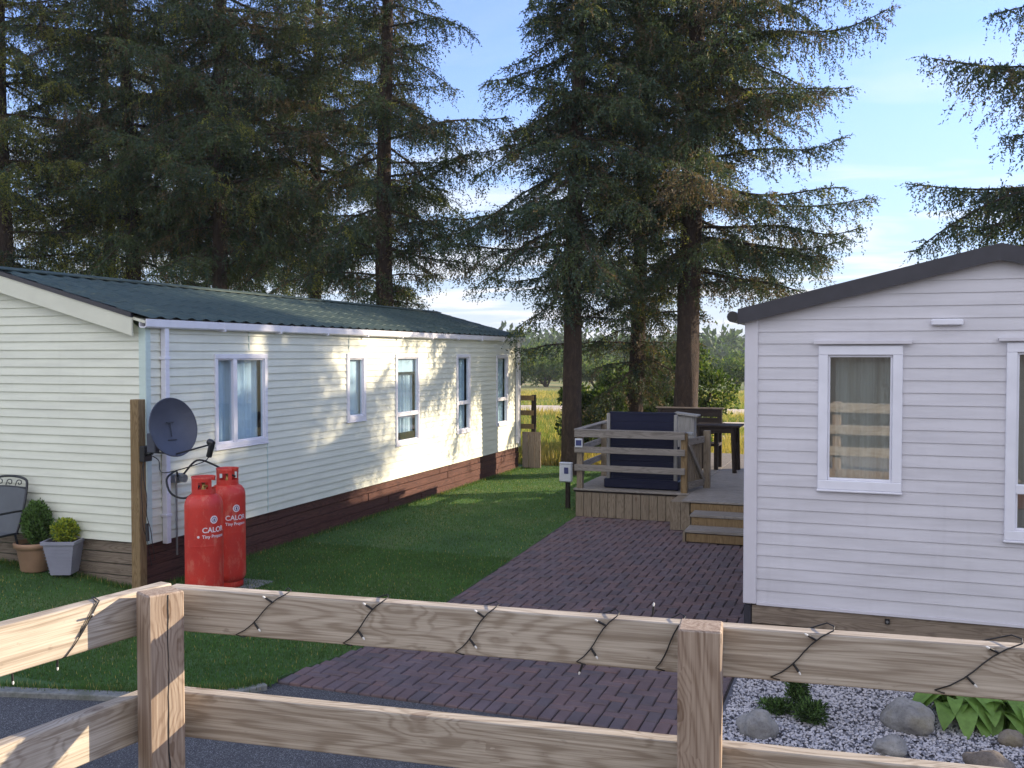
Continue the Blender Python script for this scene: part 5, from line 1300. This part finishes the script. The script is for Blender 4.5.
def copy_tree(src, loc, rz, sc, label):
    r = src.copy(); COL.objects.link(r); r.location = loc; r.rotation_euler = (0, 0, rz); r.scale = (sc, sc, sc); r['label'] = label
    for ch in list(src.children): c_ = ch.copy(); COL.objects.link(c_); c_.parent = r
    return r
def ang_ok_lean(az, z): return True
TA = spruce((-3.50, 20.5, 0), 'rightmost tall spruce, bare reddish trunk directly behind the dark garden bench', seed=11, H=19, zb=3.9, Lmax=3.3, r0=.26, whorl=.50, per=4, dens=1.0, brown=.13, hang=.55, blue=.32,
            extra=[(5.2, R(-5), 3.3, R(4), .25, .12), (5.6, R(12), 3.6, R(12), .30, .1), (4.6, R(-20), 2.9, R(4), .2, .1), (8.9, R(4), 3.8, R(10), .2, .12), (6.6, R(20), 3.2, R(20), .3, .1), (8.0, R(14), 3.2, R(14), .3, .1), (9.6, R(-6), 3.3, R(14), .3, .1), (7.4, R(-10), 2.8, R(20), .4, .1), (4.9, R(-14), 3.1, R(-4), .1, .1), (4.3, R(8), 3.0, R(-2), .3, .1), (5.9, R(-24), 3.3, R(2), .25, .1), (5.0, R(24), 3.0, R(4), .35, .1)],
            az_ok=lambda a, z: not (z < 5.2 and 2.2 < a < 4.2))
TB = spruce((-5.65, 19.2, 0), 'dark spruce with low branches standing behind the white meter box', seed=23, H=18, zb=3.3, Lmax=2.2, r0=.20, whorl=.40, per=5, dens=1.15, fill=.9, brown=.08, hang=.45, blue=.5,
            extra=[(2.75, R(190), 1.1, R(-2), .12, .05), (5.4, R(185), 3.0, R(8), .2, .1), (4.8, R(190), 2.9, R(0), .1, .1)])
TC = spruce((-5.02, 22.1, 0), 'spruce half hidden between the meter box spruce and the rightmost one', seed=37, H=17, zb=1.6, Lmax=2.3, r0=.19, whorl=.5, per=4, dens=1.0, brown=.3, hang=.4, blue=.25)
TD = spruce((-14.46, 19.2, 0), 'dense dark spruce behind the cream cabin, trunk rising over the middle of its roof', seed=41, H=19, zb=4.8, Lmax=4.3, r0=.20, whorl=.55, per=5, dens=.8, brown=.14, hang=.7, blue=.3, fill=.18, bare=.16)
TE = spruce((-10.3, 19.7, 0), 'spruce behind the far end of the cream cabin, drooping branches over the sky gap', seed=53, H=18.5, zb=3.4, Lmax=2.6, r0=.22, whorl=.52, per=4, dens=.95, brown=.16, hang=.7, blue=.30, fill=.45,
            extra=[(6.0, R(0), 3.1, R(32), .25, .0), (7.4, R(-8), 3.2, R(14), .25, .08), (4.6, R(8), 2.8, R(28), .2, .0)])
TF = spruce((5.5, 19.5, 0), 'spruce off to the right whose drooping branches hang over the lilac grey cabin', seed=67, H=18, zb=4.2, Lmax=4.4, r0=.25, whorl=.7, per=4, dens=1.25, fill=.0, brown=.12, hang=.8, blue=.35,
            extra=[(6.0, R(196), 4.8, R(27), .18, .04), (6.6, R(203), 4.4, R(22), .20, .0), (5.9, R(206), 3.8, R(20), .35, .0), (8.3, R(188), 3.6, R(22), .35, .0), (5.6, R(184), 4.7, R(4), .12, .05), (5.9, R(192), 4.8, R(5), .40, .0), (5.4, R(200), 4.3, R(2), .25, .05), (5.0, R(196), 4.0, R(6), .32, .0), (5.8, R(188), 4.0, R(3), .2, .05)],
            az_ok=lambda a, z: not (z < 12.5 and 1.9 < a < 4.6))
copy_tree(TD, (-13.4, 21.8, 0), 2.1, .95, 'slimmer spruce just right of the dense dark one, seen over the cabin roof')
TG = spruce((-19.2, 17.4, 0), 'yellow green sunlit spruce at the far left, trunk beyond the picture edge', seed=83, H=18, zb=3.6, Lmax=3.6, r0=.22, whorl=.6, per=4, dens=.85, brown=.12, hang=.7, blue=.05, fill=.4, yel=.75)  # large yellow share paints sunlight into this crown's needle colour
copy_tree(TD, (-17.4, 19.4, 0), 4.1, 1.0, 'dense spruce left of the cabin roof, its branches merging with its neighbour')
copy_tree(TG, (-25.5, 27.5, 0), .4, 1.1, 'sunlit yellow green spruce behind the left edge')
copy_tree(TD, (-21.5, 28.5, 0), 5.0, 1.05, 'sunlit spruce in the second row seen through the gap by the left edge')
copy_tree(TG, (-29.0, 22.5, 0), 1.3, 1.1, 'yellowish sunlit spruce farthest to the left')
for i, (x, y, s) in enumerate(((9.6, 20.2, 1.0), (12.4, 19.0, 1.0), (15.0, 20.4, 1.0))):
    copy_tree((TF, TE, TD)[i], (x, y, 0), 1.7 * i + .5, s, ('nearest', 'second', 'third')[i] + ' spruce of the row continuing beyond the right edge')

# ------------------------------------------------------------------ field side shrubs, hedges, woods, hills
def shrub(loc, lumps, n, size, mats, wts, label, group, seed, name='shrub'):
    s = empty(name, loc, 0, label, 'shrub' if name == 'shrub' else 'tree', group)
    L_ = [(loc[0] + a, loc[1] + b, loc[2] + c, d, e, f) for a, b, c, d, e, f in lumps]
    o = leaf_cloud('foliage', L_, n, size, mats, wts, None, seed, shell=.45); setm(o, Matrix.Identity(4), s)
    mb = MB(); zt = max(l[2] for l in lumps)
    for k, l in enumerate(lumps): mb.tube([(loc[0], loc[1], loc[2] - .1), (loc[0] + l[0] * .5, loc[1] + l[1] * .5, loc[2] + l[2] * .5), (loc[0] + l[0], loc[1] + l[1], loc[2] + l[2])], [.05 * zt, .035 * zt, .015 * zt], 5)
    wbuild(mb, 'stems', M['bark'], s); return s
LF = [M['leaf'], M['leaf2'], M['leaf3']]
for i, (x, y, z, lumps, lab) in enumerate((
    (-6.35, 22.6, -.05, [(0, 0, .75, .65, .6, .6), (.5, .1, 1.25, .5, .5, .5), (-.3, 0, 1.5, .4, .4, .35)], 'leafy sunlit shrub seen between the cabin corner and the dark spruce'),
    (-4.3, 24.6, -.05, [(0, 0, .8, .9, .7, .7), (.6, .2, 1.6, .7, .6, .6), (-.6, 0, 1.7, .7, .6, .6), (0, 0, 2.4, .6, .5, .5)], 'yellow green shrub behind the navy box seat'),
    (-5.9, 25.4, -.05, [(0, 0, .7, .7, .7, .6), (.5, .2, 1.4, .6, .6, .5), (-.5, 0, 1.6, .5, .6, .5)], 'dull green shrub behind the dark spruce trunk'))):
    shrub((x, y, z), lumps, 8000, .11, LF, [.45, .2, .35], lab, 'shrubs along the field edge', 70 + i)
rng1 = random.Random(9)
# broadleaf trees past the field; each a thing
k = 0
for i in range(26):
    az = R(95 + 18 * (i + rng1.uniform(-.4, .4)) / 26); d = rng1.uniform(98, 112) if i % 2 else rng1.uniform(140, 190)
    x, y = d * math.cos(az), d * math.sin(az); z = terrain_z(x, y); h = rng1.uniform(2.6, 3.5) if i % 2 else rng1.uniform(3.6, 5.2) * (1.45 if az > R(107) else 1)
    lumps = [(rng1.uniform(-.4, .4) * h, rng1.uniform(-.4, .4) * h, h * rng1.uniform(.38, .72), h * rng1.uniform(.26, .4), h * rng1.uniform(.26, .4), h * rng1.uniform(.22, .34)) for q in range(6)]
    lab = ('rounded bush at the far side of the golden field' if i % 2 else 'darker broadleaf tree standing beyond the far field bushes')
    u_ = 512 + 960 * math.tan(math.atan2(-x, y) * -1 + R(20.2)); ordn = i // 2 + 1
    pos_ = ['first','second','third','fourth','fifth','sixth','seventh','eighth','ninth','tenth','eleventh','twelfth','thirteenth'][ordn - 1]
    lab = ('rounded bush at the far side of the golden field, %s from the right' if i % 2 else 'darker broadleaf tree standing beyond the far field bushes, %s from the right') % pos_
    shrub((x, y, z), lumps, 2600 if i % 2 else 3000, .34 if i % 2 else .5, LF, [[.5, .35, .15], [.5, .1, .4]][(i + 1) % 2], lab, 'bushes at the far field edge' if i % 2 else 'trees beyond the far bushes', 200 + i, 'broadleaf_tree')
def woods():
    rg = np.random.default_rng(4); L_ = []
    for i in range(620):
        az = R(rg.uniform(88, 122)); d = rg.uniform(230, 620); x, y = d * math.cos(az), d * math.sin(az); z = terrain_z(x, y); h = rg.uniform(6, 12)
        for q in range(2): L_.append((x + rg.uniform(-3, 3), y + rg.uniform(-3, 3), z + h * rg.uniform(.3, .7), h * .45, h * .45, h * .42))
    o = leaf_cloud('woodland', L_, 95000, 2.2, [M['leaf3'], M['leaf']], [.65, .35], None, 9, shell=.5); tag(o, 'far wooded slope below the skyline', 'woodland', kind='stuff')
    mb = MB()
    for j, (d, base, amp, ph) in enumerate(((900, 9, 5, .3), (1700, 26, 9, 1.7))):
        V = []; F = []; n = 120
        for i in range(n + 1):
            az = R(70 + 75 * i / n); h = base + amp * (math.sin(i * .13 + ph) + .45 * math.sin(i * .37 + ph * 2)) + .6 * math.sin(i * 2.1)
            for r_, zz in ((d - 260, -14), (d, h), (d + 400, -14)): V.append((r_ * math.cos(az), r_ * math.sin(az), zz))
        for i in range(n):
            for q in range(2): a = i * 3 + q; F.append((a, a + 3, a + 4, a + 1))
        mb = MB(); mb.add(V, F, 0, True); tag(mb.build('hills', M['hill']), kind='structure')
woods()
hb = MB(); hb.box((-2500, -900, -42), (2500, 3400, 62)); tag(hb.build('haze', M['haze']), 'thin pale blue air over the fields and hills', 'haze', kind='stuff')
